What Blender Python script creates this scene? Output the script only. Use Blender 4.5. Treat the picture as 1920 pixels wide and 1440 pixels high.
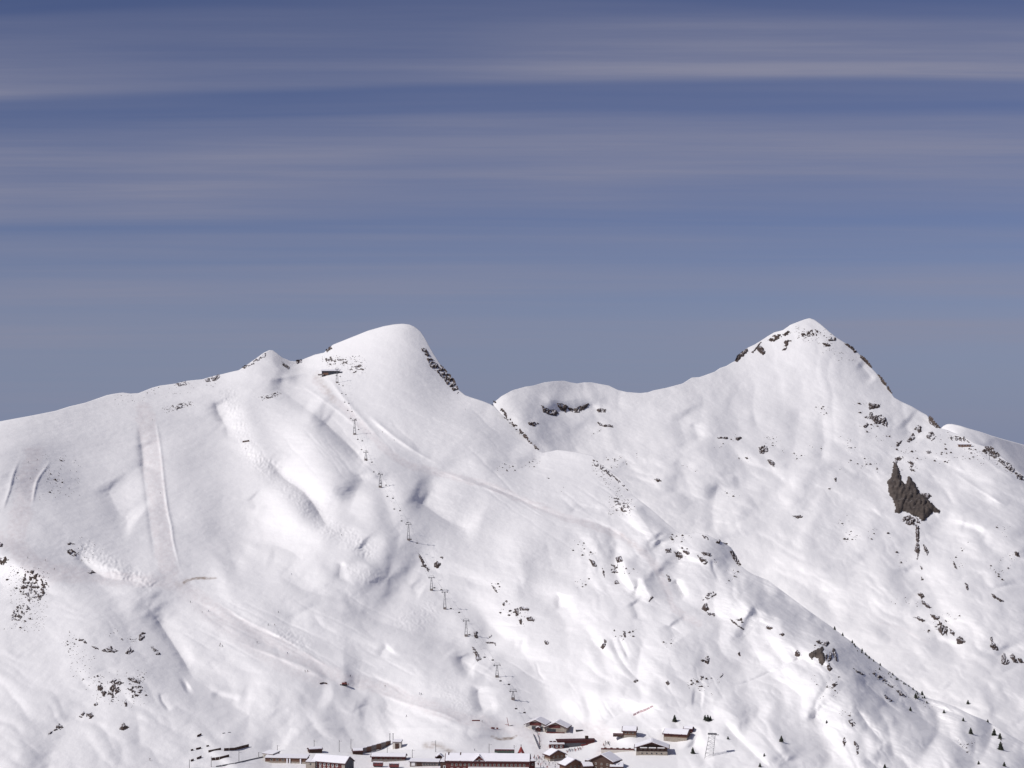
import bpy, bmesh, math, random
import numpy as np
from mathutils import Vector, Matrix

for _o in list(bpy.data.objects):
    bpy.data.objects.remove(_o)
scene = bpy.context.scene
COL = scene.collection
R = math.radians

# ------------------------------------------------------------------ camera
CAM_Z = 259.0          # metres above the railway pass
F = 3712.0             # focal length in photo pixels (1920 wide)
HOR = 776.0            # photo row of the horizon
cam_d = bpy.data.cameras.new("camera")
cam = bpy.data.objects.new("camera", cam_d)
COL.objects.link(cam)
cam.location = (0, 0, CAM_Z)
cam.rotation_euler = (R(90), 0, 0)
cam_d.sensor_width = 36.0
cam_d.lens = 36.0 * F / 1920.0
cam_d.shift_y = (HOR - 720.0) / 1920.0
cam_d.clip_start = 1.0
cam_d.clip_end = 60000.0
scene.camera = cam

# ------------------------------------------------------------------ sun and sky
SUN_EL, SUN_AZ = 41.0, 244.0     # azimuth clockwise from +Y (the view direction)
_se, _sa = R(SUN_EL), R(SUN_AZ)
SUN_DIR = Vector((math.sin(_sa) * math.cos(_se), math.cos(_sa) * math.cos(_se), math.sin(_se)))
sun_d = bpy.data.lights.new("sun", 'SUN')
sun_d.energy = 3.45
sun_d.angle = R(0.53)
sun_d.color = (1.0, 0.965, 0.93)
sun = bpy.data.objects.new("sun", sun_d)
COL.objects.link(sun)
sun.rotation_euler = (-SUN_DIR).to_track_quat('-Z', 'Y').to_euler()
sun.location = (0, 0, 2000)

world = bpy.data.worlds.new("World")
scene.world = world
world.use_nodes = True
world.cycles.sampling_method = "MANUAL"
world.cycles.sample_map_resolution = 256
wn, wl = world.node_tree.nodes, world.node_tree.links
wn.clear()
def W(kind, **kw):
    n = wn.new(kind)
    for k, v in kw.items():
        setattr(n, k, v)
    return n
w_out = W('ShaderNodeOutputWorld')
w_bg = W('ShaderNodeBackground')
w_bg.inputs['Strength'].default_value = 0.070
sky = W('ShaderNodeTexSky', sky_type='NISHITA', sun_disc=False)
sky.sun_elevation = _se
sky.sun_rotation = _sa
sky.altitude = 2300.0
sky.air_density = 0.85
sky.dust_density = 0.0
sky.ozone_density = 3.0
# high cirrus streaks: a thin layer far above, seen edge-on, so bands run along the horizon
w_tc = W('ShaderNodeTexCoord')
w_sep = W('ShaderNodeSeparateXYZ')
wl.new(w_tc.outputs['Generated'], w_sep.inputs[0])
def wmath(op, a, b=None, clamp=False):
    n = W('ShaderNodeMath', operation=op, use_clamp=clamp)
    for i, v in enumerate((a, b)):
        if v is None:
            continue
        if isinstance(v, (int, float)):
            n.inputs[i].default_value = v
        else:
            wl.new(v, n.inputs[i])
    return n.outputs[0]
w_zp = wmath('ADD', wmath('ADD', wmath('MAXIMUM', w_sep.outputs['Z'], 0.0), wmath('MULTIPLY', wmath('ABSOLUTE', w_sep.outputs['Y']), 0.22)), 0.015)
w_u = wmath('DIVIDE', w_sep.outputs['X'], w_zp)
w_v = wmath('DIVIDE', w_sep.outputs['Y'], w_zp)
def wnoise(su, sv, ou, ov, detail, rough, dist=0.0):
    c = W('ShaderNodeCombineXYZ')
    wl.new(wmath('ADD', wmath('MULTIPLY', w_u, su), ou), c.inputs[0])
    wl.new(wmath('ADD', wmath('MULTIPLY', w_v, sv), ov), c.inputs[1])
    n = W('ShaderNodeTexNoise', noise_dimensions='2D')
    n.inputs['Scale'].default_value = 1.0
    n.inputs['Detail'].default_value = detail
    n.inputs['Roughness'].default_value = rough
    n.inputs['Distortion'].default_value = dist
    wl.new(c.outputs[0], n.inputs['Vector'])
    return n.outputs['Fac']
def wramp(x, lo, hi, a=0.0, b=1.0):
    n = W('ShaderNodeMapRange', interpolation_type='SMOOTHSTEP')
    n.inputs['From Min'].default_value = lo
    n.inputs['From Max'].default_value = hi
    n.inputs['To Min'].default_value = a
    n.inputs['To Max'].default_value = b
    wl.new(x, n.inputs['Value'])
    return n.outputs['Result']
w_warp = wnoise(0.55, 1.6, 4.2, 8.8, 2.0, 0.5, 0.0)
w_v2 = wmath('ADD', wmath('ADD', w_v, wmath('MULTIPLY', w_u, 0.03)), wmath('MULTIPLY', wmath('SUBTRACT', w_warp, 0.5), 0.12))
# the cloud deck: bands at their own distances across the sky, thinning and thickening along their length
deck = W('ShaderNodeValToRGB')
deck.color_ramp.interpolation = 'EASE'
DECK = [(0.0, 0.6), (0.0561, 0.5), (0.0861, 0.06), (0.1177, 0.18), (0.1509, 0.6), (0.1948, 0.8), (0.2151, 0.92), (0.2359, 0.06), (0.2664, 0.04), (0.3024, 0.6), (0.3515, 0.82), (0.386, 0.62), (0.4135, 0.9), (0.4664, 0.82), (0.5091, 0.14), (0.5555, 0.45), (0.6, 0.12), (0.6961, 0.62), (0.7607, 0.18), (0.8279, 0.6), (1.0, 0.15)]
for i_, (p_, d_) in enumerate(DECK):
    e_ = deck.color_ramp.elements[i_] if i_ < 2 else deck.color_ramp.elements.new(p_)
    e_.position = p_; e_.color = (d_, d_, d_, 1)
mr_ = W('ShaderNodeMapRange'); mr_.inputs['From Min'].default_value = 2.0992; mr_.inputs['From Max'].default_value = 3.8734
wl.new(w_v2, mr_.inputs['Value']); wl.new(mr_.outputs['Result'], deck.inputs[0])
SKY_OU, SKY_OV = 3.0, 11.3
patch = wnoise(0.9, 1.5, SKY_OU, SKY_OV, 2.0, 0.5, 0.0)
fine = wnoise(0.5, 8.0, SKY_OU + 7, SKY_OV + 3, 3.0, 0.6, 0.3)
wisp = wnoise(2.0, 26.0, 1.7, 5.1, 4.0, 0.65, 0.0)
dens = wmath('ADD', wmath('MULTIPLY', deck.outputs[0], wramp(patch, 0.32, 0.66, 0.50, 1.05)), wmath('MULTIPLY', wramp(fine, 0.34, 0.74, -0.10, 0.30), 0.65))
dens = wmath('MULTIPLY', dens, wramp(wisp, 0.25, 0.72, 0.80, 1.10))
dens = wmath('MULTIPLY', dens, wramp(w_sep.outputs['Z'], 0.0, 0.14, 0.80, 0.72), clamp=True)
veil = wramp(w_sep.outputs['Z'], -0.02, 0.11, 0.88, 0.0)      # thin milky layer towards the horizon
w_tint = W('ShaderNodeMix', data_type='RGBA', blend_type='MULTIPLY')
w_tint.inputs['Factor'].default_value = 1.0
wl.new(sky.outputs[0], w_tint.inputs[6])
w_tint.inputs[7].default_value = (0.72, 0.60, 0.73, 1)
w_veil = W('ShaderNodeMix', data_type='RGBA')
wl.new(veil, w_veil.inputs['Factor'])
wl.new(w_tint.outputs[2], w_veil.inputs[6])
w_veil.inputs[7].default_value = (2.55, 3.25, 5.1, 1)
w_mix = W('ShaderNodeMix', data_type='RGBA')
wl.new(dens, w_mix.inputs['Factor'])
wl.new(w_veil.outputs[2], w_mix.inputs[6])
w_mix.inputs[7].default_value = (3.7, 3.75, 5.0, 1)
wl.new(w_mix.outputs[2], w_bg.inputs['Color'])
wl.new(w_bg.outputs[0], w_out.inputs[0])

scene.view_settings.view_transform = 'Standard'
scene.view_settings.look = 'None'
scene.view_settings.exposure = 0.0
scene.view_settings.gamma = 1.0
scene.view_settings.use_curve_mapping = False
scene.render.engine = 'CYCLES'
scene.cycles.max_bounces = 6
scene.cycles.diffuse_bounces = 2
scene.cycles.use_adaptive_sampling = True
scene.cycles.adaptive_threshold = 0.02
scene.cycles.use_denoising = True

# ------------------------------------------------------------------ small helpers
def at(px, py, Y):
    """photo pixel + metres along the view axis -> world point"""
    return Vector(((px - 960.0) / F * Y, Y, CAM_Z + (HOR - py) / F * Y))

def tag(o, label=None, cat=None, group=None, kind=None):
    if label: o["label"] = label
    if cat: o["category"] = cat
    if group: o["group"] = group
    if kind or cat: o["kind"] = kind or "thing"
    return o

def empty(name, loc=(0, 0, 0), rz=0.0):
    o = bpy.data.objects.new(name, None)
    COL.objects.link(o)
    o.location = loc
    o.rotation_euler = (0, 0, rz)
    return o

def link(name, me, mat=None, parent=None):
    o = bpy.data.objects.new(name, me)
    COL.objects.link(o)
    if mat is not None:
        if not me.materials:
            me.materials.append(mat)
    if parent is not None:
        o.parent = parent
    return o

def copy_tree(o, parent=None):
    c = o.copy()
    COL.objects.link(c)
    c.parent = parent
    for ch in [x for x in o.children]:
        copy_tree(ch, c)
    return c
# ------------------------------------------------------------------ materials
def new_mat(name):
    m = bpy.data.materials.new(name)
    m.use_nodes = True
    nt = m.node_tree
    b = nt.nodes['Principled BSDF']
    return m, nt, b

def nd(nt, kind, **kw):
    n = nt.nodes.new(kind)
    for k, v in kw.items():
        setattr(n, k, v)
    return n

def noise_node(nt, scale, detail=4, rough=0.55, coord='Object', stretch=None):
    tc = nd(nt, 'ShaderNodeTexCoord')
    n = nd(nt, 'ShaderNodeTexNoise')
    n.inputs['Scale'].default_value = scale
    n.inputs['Detail'].default_value = detail
    n.inputs['Roughness'].default_value = rough
    if stretch:
        mp = nd(nt, 'ShaderNodeMapping')
        mp.inputs['Scale'].default_value = stretch
        nt.links.new(tc.outputs[coord], mp.inputs['Vector'])
        nt.links.new(mp.outputs[0], n.inputs['Vector'])
    else:
        nt.links.new(tc.outputs[coord], n.inputs['Vector'])
    return n.outputs['Fac']

def ramp2(nt, fac, c0, c1, p0=0.3, p1=0.7):
    r = nd(nt, 'ShaderNodeValToRGB')
    r.color_ramp.elements[0].position = p0
    r.color_ramp.elements[1].position = p1
    r.color_ramp.elements[0].color = (*c0, 1)
    r.color_ramp.elements[1].color = (*c1, 1)
    nt.links.new(fac, r.inputs[0])
    return r.outputs[0]

def mixc(nt, fac, a, b):
    n = nd(nt, 'ShaderNodeMix', data_type='RGBA')
    for sock, v in ((n.inputs['Factor'], fac), (n.inputs[6], a), (n.inputs[7], b)):
        if isinstance(v, (int, float)):
            sock.default_value = v
        elif isinstance(v, tuple):
            sock.default_value = (*v, 1)
        else:
            nt.links.new(v, sock)
    return n.outputs[2]

def bump(nt, b, height, dist, strength=1.0):
    n = nd(nt, 'ShaderNodeBump')
    n.inputs['Distance'].default_value = dist
    n.inputs['Strength'].default_value = strength
    nt.links.new(height, n.inputs['Height'])
    nt.links.new(n.outputs[0], b.inputs['Normal'])

def simple_mat(name, c0, c1, scale=1.5, rough=0.8, bumpd=0.0, metallic=0.0, stretch=None, spec=0.3):
    m, nt, b = new_mat(name)
    f = noise_node(nt, scale, 4, 0.6, stretch=stretch)
    nt.links.new(ramp2(nt, f, c0, c1), b.inputs['Base Color'])
    b.inputs['Roughness'].default_value = rough
    b.inputs['Metallic'].default_value = metallic
    b.inputs['Specular IOR Level'].default_value = spec
    if bumpd:
        bump(nt, b, noise_node(nt, scale * 4, 3), bumpd)
    return m

def snow_terrain_mat():
    m, nt, b = new_mat("snow_ground")
    att = nd(nt, 'ShaderNodeAttribute', attribute_name='piste')
    col = mixc(nt, att.outputs['Fac'], (0.86, 0.845, 0.848), (0.785, 0.742, 0.745))
    att2 = nd(nt, 'ShaderNodeAttribute', attribute_name='dirt')
    col = mixc(nt, att2.outputs['Fac'], col, (0.36, 0.285, 0.235))
    nt.links.new(col, b.inputs['Base Color'])
    b.inputs['Roughness'].default_value = 0.75
    b.inputs['Specular IOR Level'].default_value = 0.12
    n1 = noise_node(nt, 0.10, 4, 0.62, stretch=(1.0, 0.6, 1.0))
    bump(nt, b, n1, 1.5, 0.36)
    return m

def rock_mat(name, c0, c1, snow_lo=0.80, snow_hi=0.93, scale=0.16, stretch=None, relief=0.6):
    m, nt, b = new_mat(name)
    f = noise_node(nt, scale, 6, 0.65, stretch=stretch)
    g = noise_node(nt, 0.9, 4, 0.6)
    col = mixc(nt, g, ramp2(nt, f, c0, c1, 0.32, 0.68), tuple(0.5 * (a + b_) for a, b_ in zip(c0, c1)))
    geo = nd(nt, 'ShaderNodeNewGeometry')
    sp = nd(nt, 'ShaderNodeSeparateXYZ')
    nt.links.new(geo.outputs['Normal'], sp.inputs[0])
    ad = nd(nt, 'ShaderNodeMath', operation='MULTIPLY_ADD')
    nt.links.new(noise_node(nt, 0.35, 4, 0.6), ad.inputs[0])
    ad.inputs[1].default_value = 0.35
    nt.links.new(sp.outputs['Z'], ad.inputs[2])
    mr = nd(nt, 'ShaderNodeMapRange')
    mr.inputs['From Min'].default_value = snow_lo + 0.17
    mr.inputs['From Max'].default_value = snow_hi + 0.17
    nt.links.new(ad.outputs[0], mr.inputs['Value'])
    col = mixc(nt, mr.outputs['Result'], col, (0.80, 0.785, 0.83))
    nt.links.new(col, b.inputs['Base Color'])
    b.inputs['Roughness'].default_value = 0.9
    b.inputs['Specular IOR Level'].default_value = 0.2
    bump(nt, b, noise_node(nt, 0.7, 5, 0.7), relief, 0.8)
    return m

M = {}
M['snow'] = snow_terrain_mat()
M['rock'] = rock_mat("rock_brown", (0.048, 0.036, 0.033), (0.11, 0.083, 0.073), 0.955, 0.995)
M['rock_face'] = rock_mat("rock_grey_face", (0.026, 0.021, 0.020), (0.15, 0.122, 0.106), 1.02, 1.12, 0.07, (1.0, 1.0, 0.35), 0.3)
M['roof_snow'] = simple_mat("roof_snow", (0.80, 0.79, 0.83), (0.85, 0.83, 0.87), 0.3, 0.7, 0.05)
M['red_wood'] = simple_mat("red_painted_wood", (0.085, 0.024, 0.024), (0.135, 0.040, 0.036), 0.8, 0.7)
M['dark_wood'] = simple_mat("dark_timber", (0.045, 0.026, 0.022), (0.095, 0.055, 0.042), 0.8, 0.8, stretch=(0.3, 0.3, 3))
M['brown_wood'] = simple_mat("brown_timber", (0.115, 0.062, 0.045), (0.20, 0.115, 0.082), 0.8, 0.8, stretch=(3, 3, 0.3))
M['roof_trim'] = simple_mat("red_roof_trim", (0.050, 0.016, 0.018), (0.080, 0.026, 0.027), 0.8, 0.6)
M['stone'] = simple_mat("tan_stone", (0.27, 0.23, 0.195), (0.42, 0.37, 0.32), 0.7, 0.9)
M['plaster'] = simple_mat("pale_plaster", (0.52, 0.48, 0.44), (0.63, 0.59, 0.54), 0.4, 0.9)
M['slate'] = simple_mat("grey_slate", (0.06, 0.062, 0.072), (0.10, 0.10, 0.115), 0.8, 0.7)
M['white_paint'] = simple_mat("white_paint", (0.68, 0.66, 0.66), (0.78, 0.76, 0.76), 0.9, 0.6)
M['glass'] = simple_mat("window_glass", (0.03, 0.034, 0.042), (0.06, 0.065, 0.075), 0.5, 0.12, spec=0.6)
M['steel'] = simple_mat("galvanised_steel", (0.12, 0.12, 0.13), (0.19, 0.19, 0.205), 2.0, 0.55, metallic=0.3)
M['steel_dark'] = simple_mat("dark_steel", (0.035, 0.033, 0.036), (0.07, 0.064, 0.066), 2.0, 0.6, metallic=0.2)
M['concrete'] = simple_mat("concrete", (0.15, 0.125, 0.12), (0.26, 0.225, 0.21), 1.0, 0.9)
M['bark'] = simple_mat("bark", (0.03, 0.022, 0.018), (0.07, 0.05, 0.04), 3.0, 0.9)
M['needles'] = simple_mat("needles", (0.020, 0.026, 0.020), (0.055, 0.060, 0.042), 3.0, 0.85)
M['tent_red'] = simple_mat("red_canvas", (0.20, 0.035, 0.035), (0.27, 0.055, 0.05), 1.0, 0.8)
M['net_red'] = simple_mat("faded_red_net", (0.58, 0.40, 0.41), (0.68, 0.52, 0.53), 1.2, 0.8)
M['vehicle_red'] = simple_mat("vehicle_red", (0.20, 0.050, 0.04), (0.26, 0.07, 0.055), 0.8, 0.45)
M['train_red'] = simple_mat("train_red", (0.13, 0.032, 0.034), (0.18, 0.045, 0.045), 0.8, 0.5)
M['train_green'] = simple_mat("train_green", (0.045, 0.07, 0.055), (0.07, 0.10, 0.08), 0.8, 0.5)
M['rubber'] = simple_mat("rubber", (0.02, 0.02, 0.022), (0.04, 0.04, 0.042), 2.0, 0.8)
M['skin'] = simple_mat("skin", (0.45, 0.28, 0.20), (0.52, 0.33, 0.25), 4.0, 0.6)
# ------------------------------------------------------------------ terrain
_rng = np.random.RandomState(7)
_perm = _rng.permutation(512)
_perm = np.concatenate([_perm, _perm, _perm])
_ang = _rng.rand(512) * 2 * np.pi
_gx, _gy = np.cos(_ang), np.sin(_ang)
def perlin(x, y, seed=0):
    xi = np.floor(x).astype(np.int64); yi = np.floor(y).astype(np.int64)
    xf = x - xi; yf = y - yi
    xi = (xi + seed * 37) & 511; yi = (yi + seed * 91) & 511
    def g(ix, iy, fx, fy):
        h = _perm[_perm[ix & 511] + (iy & 511)]
        return _gx[h] * fx + _gy[h] * fy
    u = xf * xf * xf * (xf * (xf * 6 - 15) + 10)
    v = yf * yf * yf * (yf * (yf * 6 - 15) + 10)
    a = g(xi, yi, xf, yf); b = g(xi + 1, yi, xf - 1, yf)
    c = g(xi, yi + 1, xf, yf - 1); d = g(xi + 1, yi + 1, xf - 1, yf - 1)
    return (a + u * (b - a) + v * ((c + u * (d - c)) - (a + u * (b - a)))) * 1.5
def fbm(x, y, octaves=4, gain=0.5, seed=0):
    s = 0; a = 1.0
    for i in range(octaves):
        s = s + a * perlin(x * 2 ** i + 13.7 * i, y * 2 ** i - 7.1 * i, seed + i)
        a *= gain
    return s

def tps_fit(pts):
    P = np.array(pts, float)
    xy = P[:, :2] / 1000.0
    v = 1000.0 / P[:, 2]
    n = len(P)
    d = np.sqrt(((xy[:, None] - xy[None]) ** 2).sum(-1))
    K = np.where(d > 0, d * d * np.log(d + 1e-12), 0) + np.eye(n) * 2e-4
    Q = np.concatenate([np.ones((n, 1)), xy], 1)
    A = np.block([[K, Q], [Q.T, np.zeros((3, 3))]])
    w = np.linalg.solve(A, np.concatenate([v, np.zeros(3)]))
    def ev(px, py):
        sh = px.shape
        p = np.stack([px.ravel(), py.ravel()], 1) / 1000.0
        out = w[n] + p @ w[n + 1:]
        for i in range(n):
            r2 = ((p - xy[i]) ** 2).sum(1)
            out += w[i] * 0.5 * r2 * np.log(r2 + 1e-12)
        return (1000.0 / np.clip(out, 0.17, 0.85)).reshape(sh)
    return ev

class Sheet:
    """one hillside: a grid of surface points with real depth, extended behind its crest and at its edges"""
    def __init__(self, ctrl, crest, px0, px1, step, rows, bottom, edge=0):
        self.px = np.arange(px0, px1 + 0.1, step)
        cx, cy = np.array(crest, float).T
        self.crest = np.interp(self.px, cx, cy)
        self.rows = rows
        s = np.linspace(0, 1, rows)[:, None]           # 0 = bottom, 1 = crest
        self.PX = np.repeat(self.px[None], rows, 0)
        bot = bottom if np.isscalar(bottom) else np.interp(self.px, *np.array(bottom, float).T)
        self.PY = bot * (1 - s) + self.crest[None] * s
        ev = tps_fit(ctrl)
        self.Y = ev(self.PX, self.PY)
        self.Y = np.maximum.accumulate(self.Y + np.arange(rows)[:, None] * 0.02, 0)
        self.Y0 = self.Y.copy()
        self.H = np.zeros_like(self.Y)                 # relief in metres of height
        self.piste = np.zeros_like(self.Y)
        self.dirt = np.zeros_like(self.Y)
    def _window(self, pts, pad):
        xs = [p[0] for p in pts]; ys = [p[1] for p in pts]
        c0, c1 = np.searchsorted(self.px, [min(xs) - pad, max(xs) + pad])
        if c1 - c0 < 2:
            return None
        sub = self.PY[:, c0:c1]
        r = np.where((sub.min(1) < max(ys) + pad) & (sub.max(1) > min(ys) - pad))[0]
        if len(r) < 2:
            return None
        return slice(r[0], r[-1] + 1), slice(c0, c1)
    def _dist(self, w, pts):
        """soft distance, side (-1 left .. 1 right) and position along a smoothed line"""
        P = [np.array(p, float) for p in pts]
        if len(P) > 2:                                   # Catmull-Rom
            Q = [2 * P[0] - P[1]] + P + [2 * P[-1] - P[-2]]
            P = []
            for i in range(1, len(Q) - 2):
                for t in (0.0, 0.5):
                    a_, b_, c_, d_ = Q[i - 1], Q[i], Q[i + 1], Q[i + 2]
                    P.append(0.5 * (2 * b_ + (c_ - a_) * t + (2 * a_ - 5 * b_ + 4 * c_ - d_) * t * t + (3 * b_ - a_ - 3 * c_ + d_) * t ** 3))
            P.append(Q[-2])
        X, Yp = self.PX[w], self.PY[w]
        L = [float(np.hypot(*(P[i + 1] - P[i]))) for i in range(len(P) - 1)]
        tot = sum(L); acc = 0
        D, S, T = [], [], []
        for i in range(len(P) - 1):
            (x0, y0), (x1, y1) = P[i], P[i + 1]
            dx, dy = x1 - x0, y1 - y0
            l2 = dx * dx + dy * dy
            t = np.clip(((X - x0) * dx + (Yp - y0) * dy) / l2, 0, 1)
            ex, ey = X - (x0 + t * dx), Yp - (y0 + t * dy)
            d = np.sqrt(ex * ex + ey * ey)
            D.append(d)
            S.append((dy * ex - dx * ey) / (math.sqrt(l2) * np.maximum(d, 0.3)))
            T.append((acc + t * L[i]) / tot)
            acc += L[i]
        best = np.minimum.reduce(D)
        k = 0.10 * best + 0.8
        ws = 0; sgn = 0; tt = 0
        for d, s, t in zip(D, S, T):
            e = np.exp(-(d - best) / k)
            ws = ws + e; sgn = sgn + e * s; tt = tt + e * t
        return best, np.clip(2.5 * sgn / ws, -1, 1), tt / ws
    def relief(self, pts, h, wl_, wr_, cusp=0.0, wob=2.0):
        """ridge (h>0) or gully (h<0) along a line; widths on its left and right side"""
        lim = 0.40 * min(wl_, wr_ if h > 0 or wl_ < wr_ else wl_)
        h = math.copysign(min(abs(h), lim), h)
        scarp = h < 0 and wl_ > 1.5 * wr_               # right-facing bank: the ground stays low beyond it
        if scarp:
            wr_ = 2.4 * wl_
        pad = 3.0 * max(wl_, wr_)
        w = self._window(pts, pad)
        if w is None: return
        d, s, t = self._dist(w, pts)
        wd = wl_ + (wr_ - wl_) * 0.5 * (s + 1)
        # uneven width so that nothing looks drawn with a ruler
        wv = 30.0 + 2.2 * max(wl_, wr_)
        wd = wd * (1 + 0.22 * perlin(self.PX[w] / wv, self.PY[w] / wv, 5))
        x = d / wd
        cu = cusp * 0.5 * (1 - s) if scarp else cusp
        g = np.exp(-x * x) * (1 - cu) + np.exp(-1.7 * x) * cu
        ln = sum(math.dist(pts[i], pts[i + 1]) for i in range(len(pts) - 1))
        env = np.clip(np.minimum(t, 1 - t) / min(0.5, max(0.25, 0.9 * min(wl_, 40) / ln)), 0, 1)
        env = env * env * (3 - 2 * env)
        self.H[w] += h * g * env
    def blob(self, x, y, h, rx, ry=None, ang=0):
        ry = ry or rx
        w = self._window([(x, y)], 3 * max(rx, ry))
        if w is None: return
        c, s_ = math.cos(R(ang)), math.sin(R(ang))
        dx, dy = self.PX[w] - x, self.PY[w] - y
        u = (dx * c + dy * s_) / rx; v = (-dx * s_ + dy * c) / ry
        self.H[w] += h * np.exp(-u * u - v * v)
    def moguls(self, pts, width, amp, wave=7.0, seed=3):
        w = self._window(pts, width * 2)
        if w is None: return
        d, s, t = self._dist(w, pts)
        m = np.clip(1.4 - d / width + 0.35 * perlin(self.PX[w] / 11, self.PY[w] / 11, 9), 0, 1)
        n = perlin(self.PX[w] / wave, self.PY[w] / (wave * 0.8), seed) + 0.5 * perlin(self.PX[w] / (wave * .55), self.PY[w] / (wave * .5), seed + 2)
        self.H[w] += amp * n * m
    def paint(self, name, pts, width, val, soft=0.5):
        w = self._window(pts, width * 2.2)
        if w is None: return
        d, s, t = self._dist(w, pts)
        d = d + width * 0.3 * perlin(self.PX[w] / 23, self.PY[w] / 17, 21)
        m = np.clip((width - d) / (width * soft) , 0, 1)
        a = getattr(self, name)
        n = np.clip(0.75 + 0.6 * fbm(self.PX[w] / 9, self.PY[w] / 5, 3, 0.6, 33), 0.1, 1.2)
        a[w] = np.maximum(a[w], val * n * m * m * (3 - 2 * m))
    def finish(self, gmin=0.35, gmax=5.0):
        G = np.gradient(self.Y0, axis=0) / np.maximum(1e-3, -np.gradient(self.PY, axis=0))
        G = np.clip(G, gmin, gmax)
        self.Y = self.Y0 - self.H * F * G / self.Y0
        self.Y = np.maximum.accumulate(self.Y, 0)
        self.Y += np.arange(self.rows)[:, None] * 0.01
    def depth(self, px, py):
        c = np.clip((px - self.px[0]) / (self.px[1] - self.px[0]), 0, len(self.px) - 1.001)
        i = int(c); f = c - i
        def col(k):
            return np.interp(-py, -self.PY[:, k], self.Y[:, k])
        return float(col(i) * (1 - f) + col(i + 1) * f)
    def point(self, px, py, up=0.0):
        v = at(px, py, self.depth(px, py))
        v.z += up
        return v
    def normal(self, px, py, e=4.0):
        a = self.point(px + e, py) - self.point(px - e, py)
        b = self.point(px, py - e) - self.point(px, py + e)
        n = a.cross(b)
        return n.normalized()
    def zat(self, x, y):
        """surface height below world x, y (visible side)"""
        px = 960.0 + x / y * F
        c = np.clip((px - self.px[0]) / (self.px[1] - self.px[0]), 0, len(self.px) - 1.001)
        i = int(c); f = c - i
        def col(k):
            z = CAM_Z + (HOR - self.PY[:, k]) / F * self.Y[:, k]
            return np.interp(y, self.Y[:, k], z)
        return float(col(i) * (1 - f) + col(i + 1) * f)
    def build(self, name, front=None, back=None, label=None, side=500):
        PX, PY, Y = self.PX, self.PY, self.Y
        X = (PX - 960) / F * Y
        Z = CAM_Z + (HOR - PY) / F * Y
        pi, di = self.piste, self.dirt
        rowsX, rowsY, rowsZ = [], [], []
        a = (self.px - 960) / F
        if front:                                   # (Y, z) rows from far in front to the first row
            for fr in front:
                yy = np.full(len(self.px), fr[0]); zz = np.full(len(self.px), fr[1])
                rowsX.append(a * yy); rowsY.append(yy); rowsZ.append(zz)
        nf = len(rowsX)
        bx, by, bz = [], [], []
        for dy, dz in back:                         # behind the crest
            yy = Y[-1] + dy
            bx.append(a * yy); by.append(yy); bz.append(Z[-1] + (HOR - self.crest) / F * dy * 0.0 + dz)
        X = np.concatenate([np.array(rowsX).reshape(nf, len(self.px)), X, np.array(bx)])
        Yw = np.concatenate([np.array(rowsY).reshape(nf, len(self.px)), Y, np.array(by)])
        Z = np.concatenate([np.array(rowsZ).reshape(nf, len(self.px)), Z, np.array(bz)])
        nb = len(by)
        zz = lambda k: np.zeros((k, len(self.px)))
        pi = np.concatenate([zz(nf), pi, zz(nb)]); di = np.concatenate([zz(nf), di, zz(nb)])
        # skirts at the sides carry the slope on beyond the frame
        def widen(A, kx):
            l = A[:, :1]; r_ = A[:, -1:]
            return np.concatenate([l, A, r_], 1) if not kx else np.concatenate([l - Yw[:, :1] * side / F, A, r_ + Yw[:, -1:] * side / F], 1)
        X = widen(X, True); Z = widen(Z, False); pi = widen(pi, False); di = widen(di, False)
        Yw = widen(Yw, False)
        nr, nc = X.shape
        me = bpy.data.meshes.new(name)
        co = np.stack([X, Yw, Z], -1).reshape(-1, 3).astype(np.float32)
        idx = np.arange(nr * nc, dtype=np.int32).reshape(nr, nc)
        q = np.stack([idx[:-1, :-1], idx[:-1, 1:], idx[1:, 1:], idx[1:, :-1]], -1).reshape(-1, 4)
        me.vertices.add(len(co)); me.vertices.foreach_set('co', co.ravel())
        me.loops.add(q.size); me.loops.foreach_set('vertex_index', q.ravel())
        me.polygons.add(len(q))
        me.polygons.foreach_set('loop_start', np.arange(0, q.size, 4, dtype=np.int32))
        me.polygons.foreach_set('loop_total', np.full(len(q), 4, dtype=np.int32))
        me.polygons.foreach_set('use_smooth', np.ones(len(q), dtype=bool))
        me.update()
        for nm, arr in (('piste', pi), ('dirt', di)):
            at_ = me.attributes.new(nm, 'FLOAT', 'POINT')
            at_.data.foreach_set('value', arr.ravel().astype(np.float32))
        o = link(name, me, M['snow'])
        tag(o, label, None, None, 'structure')
        return o

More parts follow.
